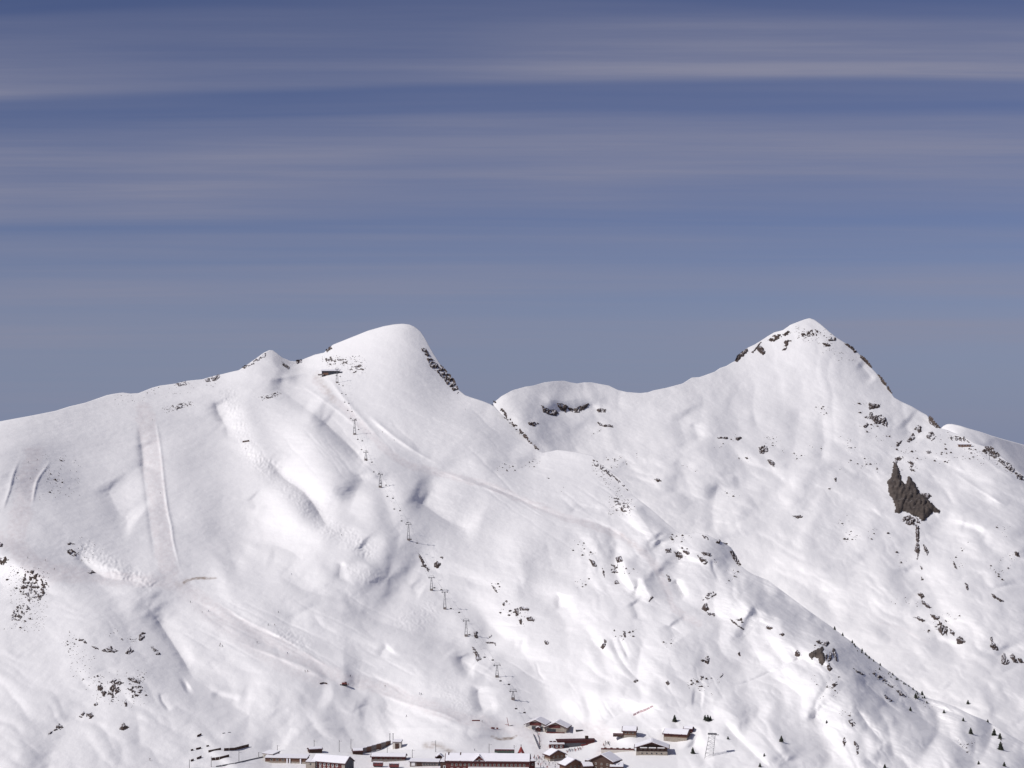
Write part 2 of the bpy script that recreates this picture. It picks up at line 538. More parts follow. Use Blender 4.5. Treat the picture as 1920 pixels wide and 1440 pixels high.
# ---- the near mountain with the rounded summit, the runs and the pass at its foot
CREST_A = [(-300, 850), (-100, 812), (-60, 802), (0, 790), (60, 779), (105, 770), (130, 762), (160, 755), (200, 741), (215, 738), (230, 736),
           (245, 738), (260, 737), (285, 727), (300, 723), (330, 719), (350, 714), (380, 711), (400, 705), (410, 703), (430, 698), (448, 694),
           (460, 686), (480, 672), (495, 661), (505, 656.5), (512, 657), (520, 663), (530, 671), (545, 677), (558, 678), (575, 671),
           (590, 665), (608, 661), (616, 653), (625, 646), (650, 636), (690, 620), (720, 611.5), (740, 608), (755, 607), (768, 608.5),
           (778, 613), (788, 621), (796, 633), (804, 648), (812, 662), (822, 678), (833, 693), (842, 704), (851, 715), (860, 731), (872, 741),
           (886, 746), (905, 752), (920, 758), (928, 763), (940, 777), (952, 788), (970, 806), (985, 822), (1000, 835), (1010, 845), (1018, 849),
           (1030, 847), (1045, 843.5), (1060, 845), (1080, 848), (1098, 851), (1112, 855), (1120, 866), (1135, 876), (1150, 887), (1165, 899), (1172, 907),
           (1180, 918), (1186, 929), (1200, 939), (1218, 953), (1240, 972), (1262, 991), (1275, 1001), (1290, 1002), (1308, 999),
           (1325, 1002), (1340, 1010), (1358, 1018), (1370, 1026), (1380, 1040), (1387, 1058), (1396, 1067), (1410, 1076), (1425, 1082), (1440, 1088),
           (1480, 1118), (1520, 1148), (1560, 1176), (1600, 1206), (1640, 1239), (1680, 1268), (1700, 1282), (1715, 1293), (1740, 1309),
           (1765, 1316), (1790, 1325), (1820, 1340), (1850, 1352), (1880, 1371), (1920, 1394), (1980, 1430), (2100, 1490), (2300, 1560)]
CTRL_A = [(0, 1480, 1340), (0, 1430, 1400), (0, 1250, 1600), (0, 1050, 1910), (0, 900, 2195), (0, 788, 2520),
          (-200, 1450, 1390), (-200, 1150, 1760), (-200, 850, 2350),
          (150, 1430, 1410), (150, 1250, 1600), (150, 1070, 1900), (150, 900, 2265), (130, 762, 2670),
          (300, 1480, 1370), (300, 1430, 1430), (300, 1250, 1620), (300, 1080, 1900), (300, 900, 2310), (300, 723, 2920),
          (500, 1480, 1370), (500, 1430, 1455), (500, 1300, 1590), (500, 1100, 1900), (500, 900, 2320), (510, 720, 2950), (508, 657, 3200),
          (560, 677, 3230), (620, 697, 3080), (420, 700, 3050),
          (700, 1480, 1370), (700, 1435, 1455), (700, 1400, 1530), (700, 1300, 1640), (700, 1150, 1840), (700, 1000, 2080), (700, 900, 2330), (690, 790, 2700), (700, 700, 3040),
          (765, 607, 3320), (690, 640, 3240), (860, 731, 3070), (850, 800, 2765), (850, 880, 2470), (850, 1000, 2140), (928, 763, 2940), (985, 822, 2760), (930, 860, 2560),
          (850, 1150, 1860), (870, 1300, 1640), (950, 1400, 1525), (950, 1450, 1430), (950, 1480, 1370),
          (1018, 849, 2670), (1080, 848, 2660), (1000, 930, 2370), (1000, 1100, 1970), (1000, 1200, 1810), (1000, 1300, 1660), (1030, 1350, 1605),
          (1080, 1380, 1560), (1100, 1000, 2200), (1180, 918, 2430), (1275, 1001, 2220), (1340, 1010, 2170), (1387, 1058, 2120), (1300, 1060, 2040),
          (1480, 1118, 2010), (1560, 1176, 1915), (1700, 1282, 1770), (1850, 1352, 1665), (1920, 1394, 1610), (2100, 1490, 1430),
          (1200, 1100, 1930), (1200, 1200, 1760), (1200, 1300, 1610), (1250, 1350, 1560), (1250, 1400, 1500), (1250, 1480, 1370),
          (1400, 1150, 1850), (1400, 1250, 1690), (1400, 1400, 1490), (1550, 1230, 1740), (1550, 1320, 1590), (1550, 1430, 1450), (1700, 1400, 1500), (1850, 1430, 1480),
          (1700, 1480, 1390), (1400, 1480, 1380), (1920, 1480, 1420)]
A = Sheet(CTRL_A, CREST_A, -80, 2000, 1.85, 540, 1490)

wx = (A.PX - 960) / F * A.Y0
wy = A.Y0
calm = np.clip((A.PY - 1365) / 40, 0, 1) * np.clip((A.PX - 430) / 80, 0, 1) * np.clip((1330 - A.PX) / 60, 0, 1)   # the flat pass
A.H += (1 - calm) * (3.4 * fbm(wx / 220 + wy / 900, wy / 300 - wx / 500, 2, 0.45, 1) + 0.55 * fbm(wx / 62 + wy / 160, wy / 120, 2, 0.5, 4))
A.H += (1 - 0.8 * calm) * 0.22 * fbm(wx / 17, wy / 30, 3, 0.6, 8)
# rougher, wind-worked snow on the bluff and the right-hand spur
rough = np.clip((A.PX - 1000) / 120, 0, 1) * np.clip((A.PY - 880) / 80, 0, 1) * (1 - calm)
A.H += rough * (0.5 * fbm(wx / 50 + 0.25 * wy / 50, wy / 95, 3, 0.55, 12))

def knolls(sheet, ang, along, across, seed, warp=0.55):
    """rounded snow knolls parted by crisp creases: billowed noise with bent coordinates"""
    c, s_ = math.cos(R(ang)), math.sin(R(ang))
    X, Yp = sheet.PX, sheet.PY
    wx_ = warp * across * (perlin(X / (2.3 * across), Yp / (1.7 * across), seed + 11) + 0.5 * perlin(X / across, Yp / (0.8 * across), seed + 13))
    wy_ = warp * across * (perlin(X / (2.1 * across) + 9, Yp / (1.9 * across), seed + 17) + 0.5 * perlin(X / across + 3, Yp / (0.8 * across), seed + 19))
    X = X + wx_; Yp = Yp + wy_
    u = (X * c + Yp * s_) / along; v = (-X * s_ + Yp * c) / across
    n = perlin(u, v, seed)
    return np.sqrt(n * n + 0.004)
def zone(v, lo, hi):
    t = np.clip((v - lo) / (hi - lo), 0, 1)
    return t * t * (3 - 2 * t)
# broad swells of the left and middle slopes
left_z = zone(A.PX, 1150, 950) * (1 - calm)
A.H += left_z * zone(A.PY, 800, 900) * 7.5 * knolls(A, 38, 330, 190, 41)
A.H += left_z * zone(A.PY, 980, 1060) * zone(A.PX, 300, 420) * 3.4 * knolls(A, 22, 210, 80, 44)
A.H += left_z * zone(A.PY, 1000, 1100) * 0.9 * knolls(A, 20, 90, 36, 46)
# the bluff, its gullies and the right-hand spur
A.H += rough * 8.0 * knolls(A, 48, 210, 110, 51)
A.H += rough * 2.2 * knolls(A, 52, 110, 46, 54)
A.H += rough * 0.45 * knolls(A, 45, 40, 18, 57)
bot = zone(A.PY, 1180, 1280) * (1 - calm)
A.H += bot * zone(A.PX, 1000, 900) * 2.0 * knolls(A, 30, 150, 70, 59)
A.relief([(-70, 780), (-40, 900), (-60, 1090)], 18, 90, 200)
GA = [  # line, height, width left, width right, cusp
    # left part
    ([(264, 830), (269, 858), (267, 885)], -2.6, 12, 3, .5),
    ([(195, 905), (212, 940), (225, 965), (255, 985)], -5, 24, 14, .3),
    ([(395, 745), (423, 840), (452, 925), (465, 985), (432, 1045), (412, 1080)], -10, 80, 85, 0.05),
    ([(402, 752), (411, 780), (425, 800)], -2.2, 14, 4, .5),
    ([(468, 930), (480, 948), (486, 956)], -1.5, 10, 5, .3),
    ([(500, 855), (515, 878), (540, 902), (570, 922), (594, 955), (610, 980), (628, 998)], -8.5, 24, 5, .6),
    ([(505, 713), (545, 745), (590, 777)], -3.6, 15, 6, .6),
    ([(585, 773), (620, 803), (650, 830), (672, 853), (690, 874)], -8.5, 20, 6, .6),
    ([(570, 760), (598, 850), (632, 955)], 10, 48, 45, 0),
    ([(692, 880), (668, 925), (646, 985)], -4, 18, 30, .1),
    ([(705, 885), (722, 935), (738, 985), (765, 1015)], -4.5, 22, 26, .1),
    ([(765, 925), (800, 950), (845, 980), (900, 998)], -6.0, 20, 12, .3),
    ([(450, 735), (475, 820), (505, 880)], 3.5, 26, 26, 0),
    ([(505, 905), (570, 975), (640, 1020)], 5, 30, 30, 0),
    ([(690, 1055), (765, 1110), (835, 1160), (885, 1220), (950, 1290)], -15, 55, 110, 0),
    ([(672, 1020), (684, 1038), (680, 1058)], -3.5, 16, 4, .4),
    ([(430, 1080), (470, 1005), (500, 960)], -2.0, 14, 9, .2),
    ([(470, 1008), (520, 1022), (556, 1040), (574, 1060)], -2.0, 22, 7, .3),
    ([(500, 1048), (535, 1062), (548, 1078)], -1.4, 14, 5, .4),
    ([(520, 1075), (572, 1106), (640, 1122), (700, 1142), (780, 1152)], -2.6, 26, 8, .4),
    ([(640, 1145), (700, 1160), (760, 1180), (850, 1205)], -2.2, 24, 8, .3),
    ([(640, 1052), (636, 1075), (634, 1090)], -1.8, 8, 2.5, .6),
    ([(645, 1048), (652, 1075), (650, 1090)], .5, 5, 10, .3),
    ([(770, 1095), (778, 1108), (790, 1115)], -1.5, 12, 4, .4),
    ([(135, 1035), (165, 1062), (195, 1082), (245, 1090), (285, 1095)], -3.4, 8, 26, .4),
    ([(150, 1040), (200, 1060), (250, 1078)], 2.0, 18, 14, .2),
    ([(250, 1095), (280, 1140), (310, 1185), (345, 1240), (362, 1270), (420, 1310), (520, 1375)], -11, 50, 26, .3),
    ([(282, 1145), (300, 1170), (340, 1232), (366, 1276)], -2.8, 9, 4, .6),
    ([(300, 1297), (304, 1315), (320, 1335)], -3.8, 4, 12, .5),
    ([(345, 1295), (358, 1287)], -2.4, 8, 4, .4),
    ([(390, 1290), (430, 1298), (468, 1305)], 1.4, 12, 9, .2),
    ([(395, 1300), (450, 1315)], -1.6, 9, 7, .3),
    ([(505, 1310), (530, 1345), (560, 1380)], -4.0, 45, 30, 0),
    ([(470, 1210), (560, 1250), (640, 1285)], 0.6, 4, 9, .4),
    ([(640, 1282), (690, 1288), (715, 1305), (726, 1322), (722, 1334), (705, 1344)], -4.5, 24, 6, .5),
    ([(600, 1300), (650, 1320), (690, 1330)], 3.5, 30, 26, 0),
    ([(612, 1270), (570, 1250), (520, 1232)], 0.9, 4, 6, .4),
    ([(730, 1210), (716, 1222), (713, 1238)], -1.8, 8, 3, .5),
    ([(748, 1205), (735, 1222), (722, 1245)], 0.7, 8, 16, .2),
    ([(898, 1284), (896, 1305), (904, 1330), (908, 1344)], -4.6, 12, 6, .5),
    ([(862, 1228), (866, 1245), (876, 1262), (890, 1264)], -3.0, 10, 5, .5),
    ([(885, 1232), (900, 1245), (925, 1258)], 1.2, 12, 5, .3),
    ([(830, 1240), (852, 1222), (868, 1226)], 1.0, 18, 5, .2),
    ([(880, 1180), (930, 1215), (985, 1262), (1060, 1300)], -3.5, 30, 30, .1),
    ([(955, 1205), (980, 1200), (975, 1225)], -1.3, 8, 6, .3),
    ([(760, 1320), (830, 1345), (900, 1375), (960, 1385)], 1.4, 8, 16, .2),
    # crisp edges of gullies and banks
    ([(500, 858), (515, 880), (540, 903), (570, 923), (594, 956), (610, 981), (628, 999)], -2.8, 7, 3, .6),
    ([(560, 757), (590, 778), (620, 804), (650, 831), (672, 854), (692, 876)], -2.8, 7, 3, .6),
    ([(258, 800), (266, 840), (269, 870), (268, 900)], -1.0, 7, 3, .5),
    ([(400, 745), (410, 775), (424, 800), (428, 830)], -2.0, 7, 3, .5),
    ([(768, 928), (800, 951), (845, 981), (885, 994)], -2.4, 8, 3, .5),
    ([(390, 1115), (430, 1143), (470, 1168), (520, 1190), (560, 1214), (610, 1248), (650, 1272)], 0.5, 2.6, 3.4, .4),
    ([(430, 1196), (490, 1220), (560, 1246), (605, 1268)], 0.5, 3, 4, .4),
    ([(700, 1295), (760, 1318), (830, 1338), (880, 1362)], 0.8, 3, 4, .4),
    ([(640, 1148), (700, 1162), (760, 1182), (850, 1207), (900, 1228)], -1.6, 7, 3, .5),
    ([(520, 1078), (572, 1107), (640, 1124), (700, 1144)], -1.8, 8, 3, .5),
    ([(450, 1015), (520, 1024), (558, 1042), (575, 1062)], -1.6, 7, 3, .5),
    ([(820, 880), (870, 900), (930, 922), (985, 945)], 0.8, 3, 3.5, .4),
    ([(680, 770), (730, 812), (790, 853), (830, 872)], 0.9, 2.6, 4, .4),
    ([(555, 715), (600, 745), (640, 775), (690, 815)], 0.8, 2.6, 4, .4),
    # lauberhorn head
    ([(760, 612), (800, 720), (850, 800), (930, 862)], 4, 80, 70, 0),
    ([(640, 720), (700, 790), (760, 850), (830, 885)], -2.2, 30, 40, 0),
    ([(610, 700), (660, 765), (720, 830)], 1.3, 5, 5, .4),
    ([(690, 775), (740, 820), (790, 852)], 1.3, 5, 9, .5),
    ([(505, 660), (520, 690), (560, 712)], 2.2, 14, 14, .3),
    ([(470, 700), (520, 710), (580, 698), (610, 696)], 1.5, 7, 6, .4),
    ([(200, 745), (300, 757), (400, 735), (470, 715)], 1.4, 14, 10, .2),
    ([(880, 760), (935, 815), (985, 860)], -3.2, 24, 10, .2),
    ([(910, 865), (970, 880), (1030, 855)], -3.0, 20, 14, .1),
    ([(785, 925), (850, 878), (900, 868)], -2.5, 22, 18, 0),
    # terraces of the middle slope and the bluff
    ([(850, 882), (905, 906), (965, 931), (1015, 955), (1062, 971), (1120, 981), (1166, 1006), (1200, 1040)], -1.3, 6, 5, .4),
    ([(1066, 968), (1075, 958), (1090, 952), (1130, 958)], -1.6, 6, 8, .3),
    ([(930, 1060), (1020, 1000), (1120, 1010), (1160, 1035)], 6, 45, 40, 0),
    ([(1170, 1036), (1174, 1072), (1186, 1096), (1190, 1118)], 2.8, 9, 26, .4),
    ([(1188, 1038), (1200, 1062), (1222, 1075)], -1.2, 10, 5, .3),
    ([(1205, 1075), (1212, 1105), (1225, 1130)], 1.2, 9, 9, .3),
    ([(1225, 1065), (1245, 1098), (1256, 1130), (1263, 1152)], -3.6, 22, 5, .4),
    ([(1196, 1080), (1196, 1100), (1188, 1125)], -1.8, 6, 5, .3),
    ([(1183, 1128), (1194, 1150), (1196, 1166)], -2.8, 8, 3, .5),
    ([(1253, 1168), (1262, 1188), (1272, 1202)], -3.2, 14, 3.5, .5),
    ([(1265, 1085), (1278, 1108), (1288, 1122)], -3.0, 8, 7, .4),
    ([(1147, 1186), (1152, 1212), (1172, 1248), (1196, 1273), (1225, 1286)], -4.0, 8, 22, .35),
    ([(1158, 1192), (1172, 1220), (1180, 1240)], -1.6, 4, 6, .4),
    ([(1052, 1112), (1047, 1130), (1050, 1146)], -2.4, 8, 4, .5),
    ([(965, 1105), (1030, 1132), (1062, 1170), (1075, 1200)], -3.2, 16, 8, .3),
    ([(1055, 1090), (1110, 1112), (1180, 1118), (1280, 1160), (1380, 1185), (1460, 1200)], -2.4, 16, 8, .3),
    ([(1182, 930), (1196, 962), (1222, 1000), (1238, 1024)], 8.5, 28, 44, .2),
    ([(1228, 1015), (1236, 1030), (1240, 1042)], -1.2, 14, 5, .2),
    ([(1215, 1010), (1255, 1015), (1300, 1030), (1345, 1050), (1372, 1072)], 4.0, 24, 18, .2),
    ([(1335, 1045), (1338, 1068), (1350, 1092)], -4.5, 4, 14, .4),
    ([(1345, 1068), (1390, 1112), (1450, 1150), (1532, 1206), (1580, 1272), (1625, 1350), (1680, 1445)], 12, 70, 105, .1),
    ([(1290, 1135), (1320, 1150), (1390, 1170), (1470, 1190)], -1.5, 12, 6, .3),
    ([(1378, 1180), (1405, 1205), (1422, 1236), (1430, 1262)], -4.6, 26, 7, .35),
    ([(1440, 1200), (1460, 1225), (1478, 1250)], -2.4, 10, 9, .2),
    ([(1300, 1245), (1355, 1258), (1405, 1272)], -1.8, 18, 7, .3),
    ([(1368, 1287), (1405, 1278), (1440, 1262), (1490, 1240), (1522, 1218)], -1.2, 3.5, 3.5, .4),
    ([(1140, 1300), (1200, 1318), (1250, 1318), (1330, 1312)], 3.0, 12, 14, .2),
    ([(1060, 1340), (1100, 1300), (1155, 1298), (1185, 1318)], 4.5, 30, 20, .1),
    ([(1128, 1362), (1160, 1340), (1200, 1322)], -3.0, 5, 14, .5),
    ([(1296, 1312), (1320, 1314)], -1.8, 7, 4, .4),
    ([(1315, 1313), (1360, 1332), (1400, 1358), (1440, 1398), (1490, 1450)], 5.5, 24, 48, .25),
    ([(1396, 1318), (1402, 1342), (1430, 1376), (1462, 1412), (1486, 1445)], -4.0, 18, 6, .4),
    ([(1420, 1330), (1450, 1370), (1490, 1430)], 3.5, 18, 30, 0),
    ([(1520, 1322), (1536, 1334), (1546, 1370), (1562, 1420), (1580, 1450)], -5.5, 34, 12, .2),
    ([(1545, 1330), (1580, 1390), (1610, 1450)], 4, 20, 40, .1),
    ([(1602, 1322), (1630, 1362), (1660, 1398)], -2.0, 7, 9, .4),
    ([(1290, 1390), (1310, 1410), (1330, 1440)], -3.0, 14, 16, .1),
    ([(1655, 1290), (1720, 1340), (1800, 1400), (1860, 1450)], -2.6, 12, 22, .3),
    ([(1600, 1260), (1660, 1315), (1700, 1345)], -1.8, 6, 9, .4),
    ([(1350, 1345), (1375, 1375), (1410, 1410), (1450, 1445)], -1.7, 9, 7, .3),
]
for f_ in GA:
    A.relief(*f_)
# groomed runs: level strips with ploughed banks
RUN1 = [(270, 772), (281, 830), (287, 880), (296, 945), (303, 1000), (316, 1072)]
RUN1_R = [(288, 772), (297, 815), (303, 860), (307, 900), (312, 940), (316, 965), (321, 985), (324, 1010), (331, 1040), (341, 1078)]
RUN1_L = [(251, 770), (257, 795), (263, 820), (268, 880), (275, 935), (281, 985), (288, 1030), (293, 1075)]
A.relief(RUN1_R, 1.0, 2.4, 3.0, .5)
A.relief(RUN1_L, -0.7, 4.0, 2.5, .5)
RUN2 = [(66, 855), (52, 890), (44, 930), (36, 985), (30, 1020), (60, 1060), (130, 1078)]
A.relief([(38, 858), (25, 890), (18, 920), (4, 960)], 1.4, 5, 2.2, .5)
A.relief([(88, 858), (92, 868), (80, 885), (68, 905), (60, 950)], 1.2, 3, 2.6, .5)
A.paint('piste', RUN2, 24, 0.85)
A.paint('piste', [(0, 1010), (60, 1050), (110, 1070), (200, 1085), (300, 1090), (360, 1110), (430, 1160), (500, 1195), (570, 1235), (640, 1272), (720, 1290), (800, 1325), (880, 1350), (960, 1365), (1000, 1380)], 16, 0.7)
A.paint('piste', [(330, 1090), (420, 1175), (520, 1240), (600, 1275)], 22, 0.5, 0.8)
A.paint('piste', [(590, 715), (640, 760), (700, 820), (760, 870), (900, 905), (965, 931), (1062, 971), (1166, 1006), (1235, 1068), (1262, 1140), (1310, 1170)], 9, 0.75)
A.paint('piste', RUN1, 20, 0.8, 0.25)
A.paint('piste', [(1000, 1380), (1012, 1400), (1030, 1425), (1060, 1445)], 20, 0.8)
A.paint('piste', [(1060, 1380), (1120, 1372), (1140, 1395), (1130, 1430)], 22, 0.8)
A.paint('piste', [(480, 1445), (700, 1440), (830, 1445)], 22, 0.45)
A.paint('dirt', [(594, 706), (606, 722), (625, 748)], 11, 0.30, 1.0)
A.paint('dirt', [(345, 1092), (362, 1085), (405, 1084)], 3.2, 0.85, .7)
A.paint('dirt', [(335, 1096), (352, 1088)], 9, 0.25, 1.0)
A.paint('dirt', [(922, 1381), (935, 1385), (958, 1385), (968, 1380)], 3.4, 0.9, .7)
A.paint('dirt', [(798, 1398), (825, 1400), (850, 1412)], 11, 0.6, 1.0)
A.paint('dirt', [(1128, 1385), (1135, 1400), (1125, 1415)], 9, 0.20, 1.0)
A.paint('dirt', [(1165, 1003), (1188, 1022), (1200, 1032)], 5, 0.18, 1.0)
A.moguls([(428, 742), (450, 800), (470, 850), (500, 880)], 16, 0.45, 4.0)
A.moguls([(470, 850), (520, 898), (562, 935), (600, 980), (650, 1005), (690, 1035)], 16, 0.50, 4.8)
A.moguls([(660, 1070), (700, 1082)], 14, 0.30, 4.8)
A.moguls([(760, 1170), (800, 1150)], 22, 0.30, 4.8)
A.moguls([(165, 1030), (215, 1062), (275, 1092)], 16, 0.45, 6.4)
A.moguls([(530, 1190), (575, 1210)], 14, 0.35, 5.6)
A.moguls([(840, 1290), (870, 1330)], 20, 0.25, 4.0)
A.moguls([(620, 690), (680, 695)], 14, 0.50, 4.0)
# ski tracks: faint grooves wandering down the open slopes
_tr = random.Random(21)
for x0, x1, y0, y1, dx, n, ln in ((560, 900, 740, 830, 1.0, 12, 16), (330, 640, 1110, 1200, 2.0, 12, 12), (620, 960, 1180, 1270, 1.8, 10, 12), (820, 1120, 890, 960, 1.5, 9, 12), (1000, 1350, 1230, 1320, 0.6, 9, 10), (420, 620, 760, 840, .9, 7, 12)):
    for _ in range(n):
        x, y = _tr.uniform(x0, x1), _tr.uniform(y0, y1)
        pts = [(x, y)]; ph = _tr.uniform(0, 6); am = _tr.uniform(0.5, 3)
        for k_ in range(_tr.randrange(5, ln)):
            y += 8; x += 8 * dx * _tr.uniform(.7, 1.3) + am * math.sin(ph + k_ * 1.3)
            pts.append((x, y))
        A.relief(pts, -_tr.uniform(.2, .4), 2.2, 2.4, .3)
A.finish()
A_back = [(6, -0.8), (14, -4), (30, -13), (60, -34), (120, -80), (240, -170), (500, -330), (900, -420)]
terrain_a = A.build("snow_mountain", front=[(-600, 300), (0, 256), (700, 108), (1150, 20)], back=A_back,
                    label="near snow mountain with groomed runs and a rounded summit", side=900)

# ---- the mountain behind on the right with the pointed peak and the bowl
CREST_B = [(840, 842), (880, 800), (905, 774), (918, 762), (928, 753), (940, 743), (960, 732), (985, 725), (1000, 723), (1020, 717), (1040, 714.5), (1058, 714),
           (1070, 717), (1082, 719), (1095, 717), (1110, 717), (1125, 720), (1142, 723), (1158, 731), (1175, 735), (1200, 737), (1215, 735.5),
           (1225, 732), (1250, 727), (1280, 719), (1297, 708), (1312, 707), (1340, 697), (1350, 690), (1362, 686), (1372, 680), (1380, 676),
           (1385, 666), (1392, 660), (1402, 652), (1415, 646), (1428, 638), (1440, 630), (1452, 623), (1468, 619), (1482, 609), (1500, 602), (1510, 598.5), (1518, 596.5),
           (1528, 600), (1540, 609), (1555, 622), (1570, 634), (1585, 643), (1600, 653), (1608, 660), (1620, 674), (1632, 688), (1640, 696), (1650, 708),
           (1660, 722), (1670, 735), (1676, 745), (1690, 753), (1710, 762), (1730, 774), (1738, 778), (1745, 789), (1752, 797), (1764, 803), (1775, 806),
           (1790, 812), (1810, 820), (1830, 832), (1850, 838), (1858, 840), (1870, 850), (1890, 866), (1905, 880), (1930, 900), (2000, 960), (2100, 1040)]
CTRL_B = [(860, 830, 3280), (925, 760, 3330), (1050, 714, 3580), (1200, 737, 3650), (1380, 676, 3980), (1520, 597, 4190), (1660, 722, 3950),
          (1775, 806, 3700), (1870, 850, 3520), (1930, 900, 3400), (2050, 1000, 3200), (1450, 630, 4110), (1600, 655, 4090),
          (1050, 780, 3400), (1050, 850, 3180), (985, 810, 3190), (1150, 950, 2960), (1200, 840, 3290), (1300, 850, 3260), (1300, 1000, 2900), (1380, 760, 3680), (1500, 680, 3960),
          (1500, 770, 3680), (1500, 900, 3170), (1500, 1050, 2810), (1500, 1150, 2650), (1400, 900, 3180), (1400, 1000, 2890), (1620, 780, 3700), (1700, 900, 3270), (1700, 950, 3090), (1700, 1050, 2860),
          (1700, 1200, 2520), (1700, 1330, 2270), (1600, 1200, 2540), (1800, 900, 3330), (1900, 1000, 3010), (1900, 1100, 2760), (1900, 1200, 2520), (1900, 1400, 2120), (1900, 1600, 1850),
          (2050, 1200, 2600), (1400, 1200, 2650), (1200, 1100, 2700), (1000, 950, 2880)]
BOT_B = [(840, 900), (925, 850), (1020, 950), (1120, 990), (1300, 1130), (1500, 1260), (1700, 1400), (1850, 1480), (2100, 1600)]
B = Sheet(CTRL_B, CREST_B, 842, 2000, 1.9, 360, BOT_B)
wx = (B.PX - 960) / F * B.Y0
wy = B.Y0
steep = np.clip((900 - B.PY) / 150, 0, 1)
B.H += (1 - 0.6 * steep) * 5.5 * fbm(wx / 230, wy / 280, 3, 0.5, 21) + 1.1 * fbm(wx / 75, wy / 110, 2, 0.5, 24)
B.H += 0.4 * fbm(wx / 26, wy / 50, 3, 0.6, 28)
lowb = zone(B.PY, 800, 880)
B.H += lowb * (9.0 * knolls(B, 24, 230, 105, 61) + 3.6 * knolls(B, 18, 120, 44, 64) + 0.9 * knolls(B, 20, 50, 20, 66))
B.H += (1 - lowb) * (3.0 * knolls(B, 80, 190, 60, 68))
GB = [
    ([(1268, 772), (1280, 810), (1293, 846)], -5, 18, 5, .4),
    ([(1300, 790), (1312, 830)], -2.5, 10, 14, .2),
    ([(1330, 760), (1335, 830)], 3, 26, 26, 0),
    ([(1502, 742), (1496, 800), (1484, 862), (1470, 900)], -5, 22, 12, .2),
    ([(1540, 770), (1545, 830), (1535, 880)], -3.5, 14, 14, .2),
    ([(1360, 746), (1440, 745), (1500, 742), (1540, 735)], -3.0, 16, 5, .4),
    ([(1520, 600), (1580, 690), (1640, 760), (1700, 830)], 8, 70, 60, 0),
    ([(1610, 680), (1640, 715)], -5, 14, 10, .3),
    ([(1690, 790), (1715, 820), (1725, 830)], -4, 14, 6, .3),
    ([(1240, 900), (1300, 940), (1340, 965), (1340, 1000)], -4.5, 30, 14, .2),
    ([(1350, 900), (1335, 960), (1345, 1010)], -4, 12, 24, .2),
    ([(1330, 1020), (1400, 1050), (1456, 1085)], -4, 26, 9, .3),
    ([(1490, 920), (1530, 952), (1545, 985), (1620, 1025)], -5, 30, 12, .2),
    ([(1400, 930), (1450, 1000), (1520, 1020)], -4, 36, 20, .1),
    ([(1470, 1085), (1560, 1078), (1640, 1082)], -2.2, 18, 8, .3),
    ([(1500, 1110), (1580, 1110), (1660, 1118)], -2.2, 18, 8, .3),
    ([(1520, 1132), (1600, 1142), (1660, 1150)], -2.0, 16, 8, .3),
    ([(1560, 1165), (1640, 1172), (1700, 1175), (1740, 1200)], -2.5, 18, 8, .3),
    ([(1640, 1180), (1690, 1195), (1720, 1230), (1740, 1260)], -3, 18, 12, .2),
    ([(1720, 1100), (1740, 1150), (1760, 1200), (1790, 1230), (1830, 1245)], -5, 24, 12, .2),
    ([(1690, 1060), (1700, 1100), (1722, 1130)], -4, 20, 9, .3),
    ([(1830, 1000), (1860, 1030), (1900, 1060)], -3, 20, 14, .2),
    ([(1800, 980), (1830, 990), (1845, 1005)], -2, 12, 8, .3),
    ([(1780, 880), (1840, 920), (1890, 950)], 1.4, 3, 4, .5),
    ([(1825, 842), (1870, 878), (1915, 905)], 1.8, 4, 5, .5),
    ([(1700, 1240), (1760, 1300), (1840, 1350)], -3, 30, 18, .1),
    ([(1840, 1240), (1880, 1290), (1940, 1330)], -3, 26, 16, .1),
    ([(1780, 1320), (1830, 1332), (1870, 1340)], 2.2, 8, 10, .3),
    ([(1060, 800), (1085, 850), (1130, 900)], -3.5, 24, 12, .2),
    ([(1130, 780), (1160, 840), (1180, 880)], 3, 30, 30, 0),
    ([(1010, 770), (1060, 772), (1110, 765), (1140, 775)], -4.5, 9, 9, .3),
    ([(1005, 745), (1060, 752), (1105, 745), (1140, 758)], 4.0, 12, 12, .2),
    ([(940, 770), (985, 815), (1030, 850)], -3, 18, 12, .2),
]
for f_ in GB:
    B.relief(*f_)
B.paint('piste', [(1650, 1168), (1690, 1178), (1740, 1205)], 3, 0.3)
B.finish(gmax=6.0)
terrain_b = B.build("peak_mountain", front=None, back=[(8, -1), (18, -6), (40, -24), (80, -64), (160, -150), (400, -330), (900, -520)],
                    label="snow mountain with a pointed rocky peak above a wide bowl", side=900)

# ---- the far ridge at the right edge
CREST_C = [(1700, 832), (1740, 815), (1762, 806), (1768, 799), (1776, 795), (1785, 795), (1800, 798), (1815, 803), (1840, 810), (1860, 817), (1880, 823), (1920, 834), (2000, 862), (2100, 905)]
C = Sheet([(1700, 832, 5300), (1780, 795, 5200), (1920, 834, 5350), (2100, 905, 5600), (1800, 850, 4950), (1920, 900, 5000), (1920, 1000, 4500), (1700, 950, 4500), (2100, 1000, 5000)],
          CREST_C, 1700, 2050, 3.0, 90, [(1700, 900), (2100, 1080)])
wx = (C.PX - 960) / F * C.Y0
C.H += 7 * fbm(wx / 200, C.Y0 / 300, 4, 0.5, 31)
C.relief([(1785, 795), (1800, 825), (1830, 860)], 8, 12, 60, .3)
C.finish(gmax=8)
terrain_c = C.build("far_ridge", front=None, back=[(10, -3), (40, -22), (120, -90), (500, -350)],
                    label="far snow ridge beyond the right-hand shoulder", side=600)
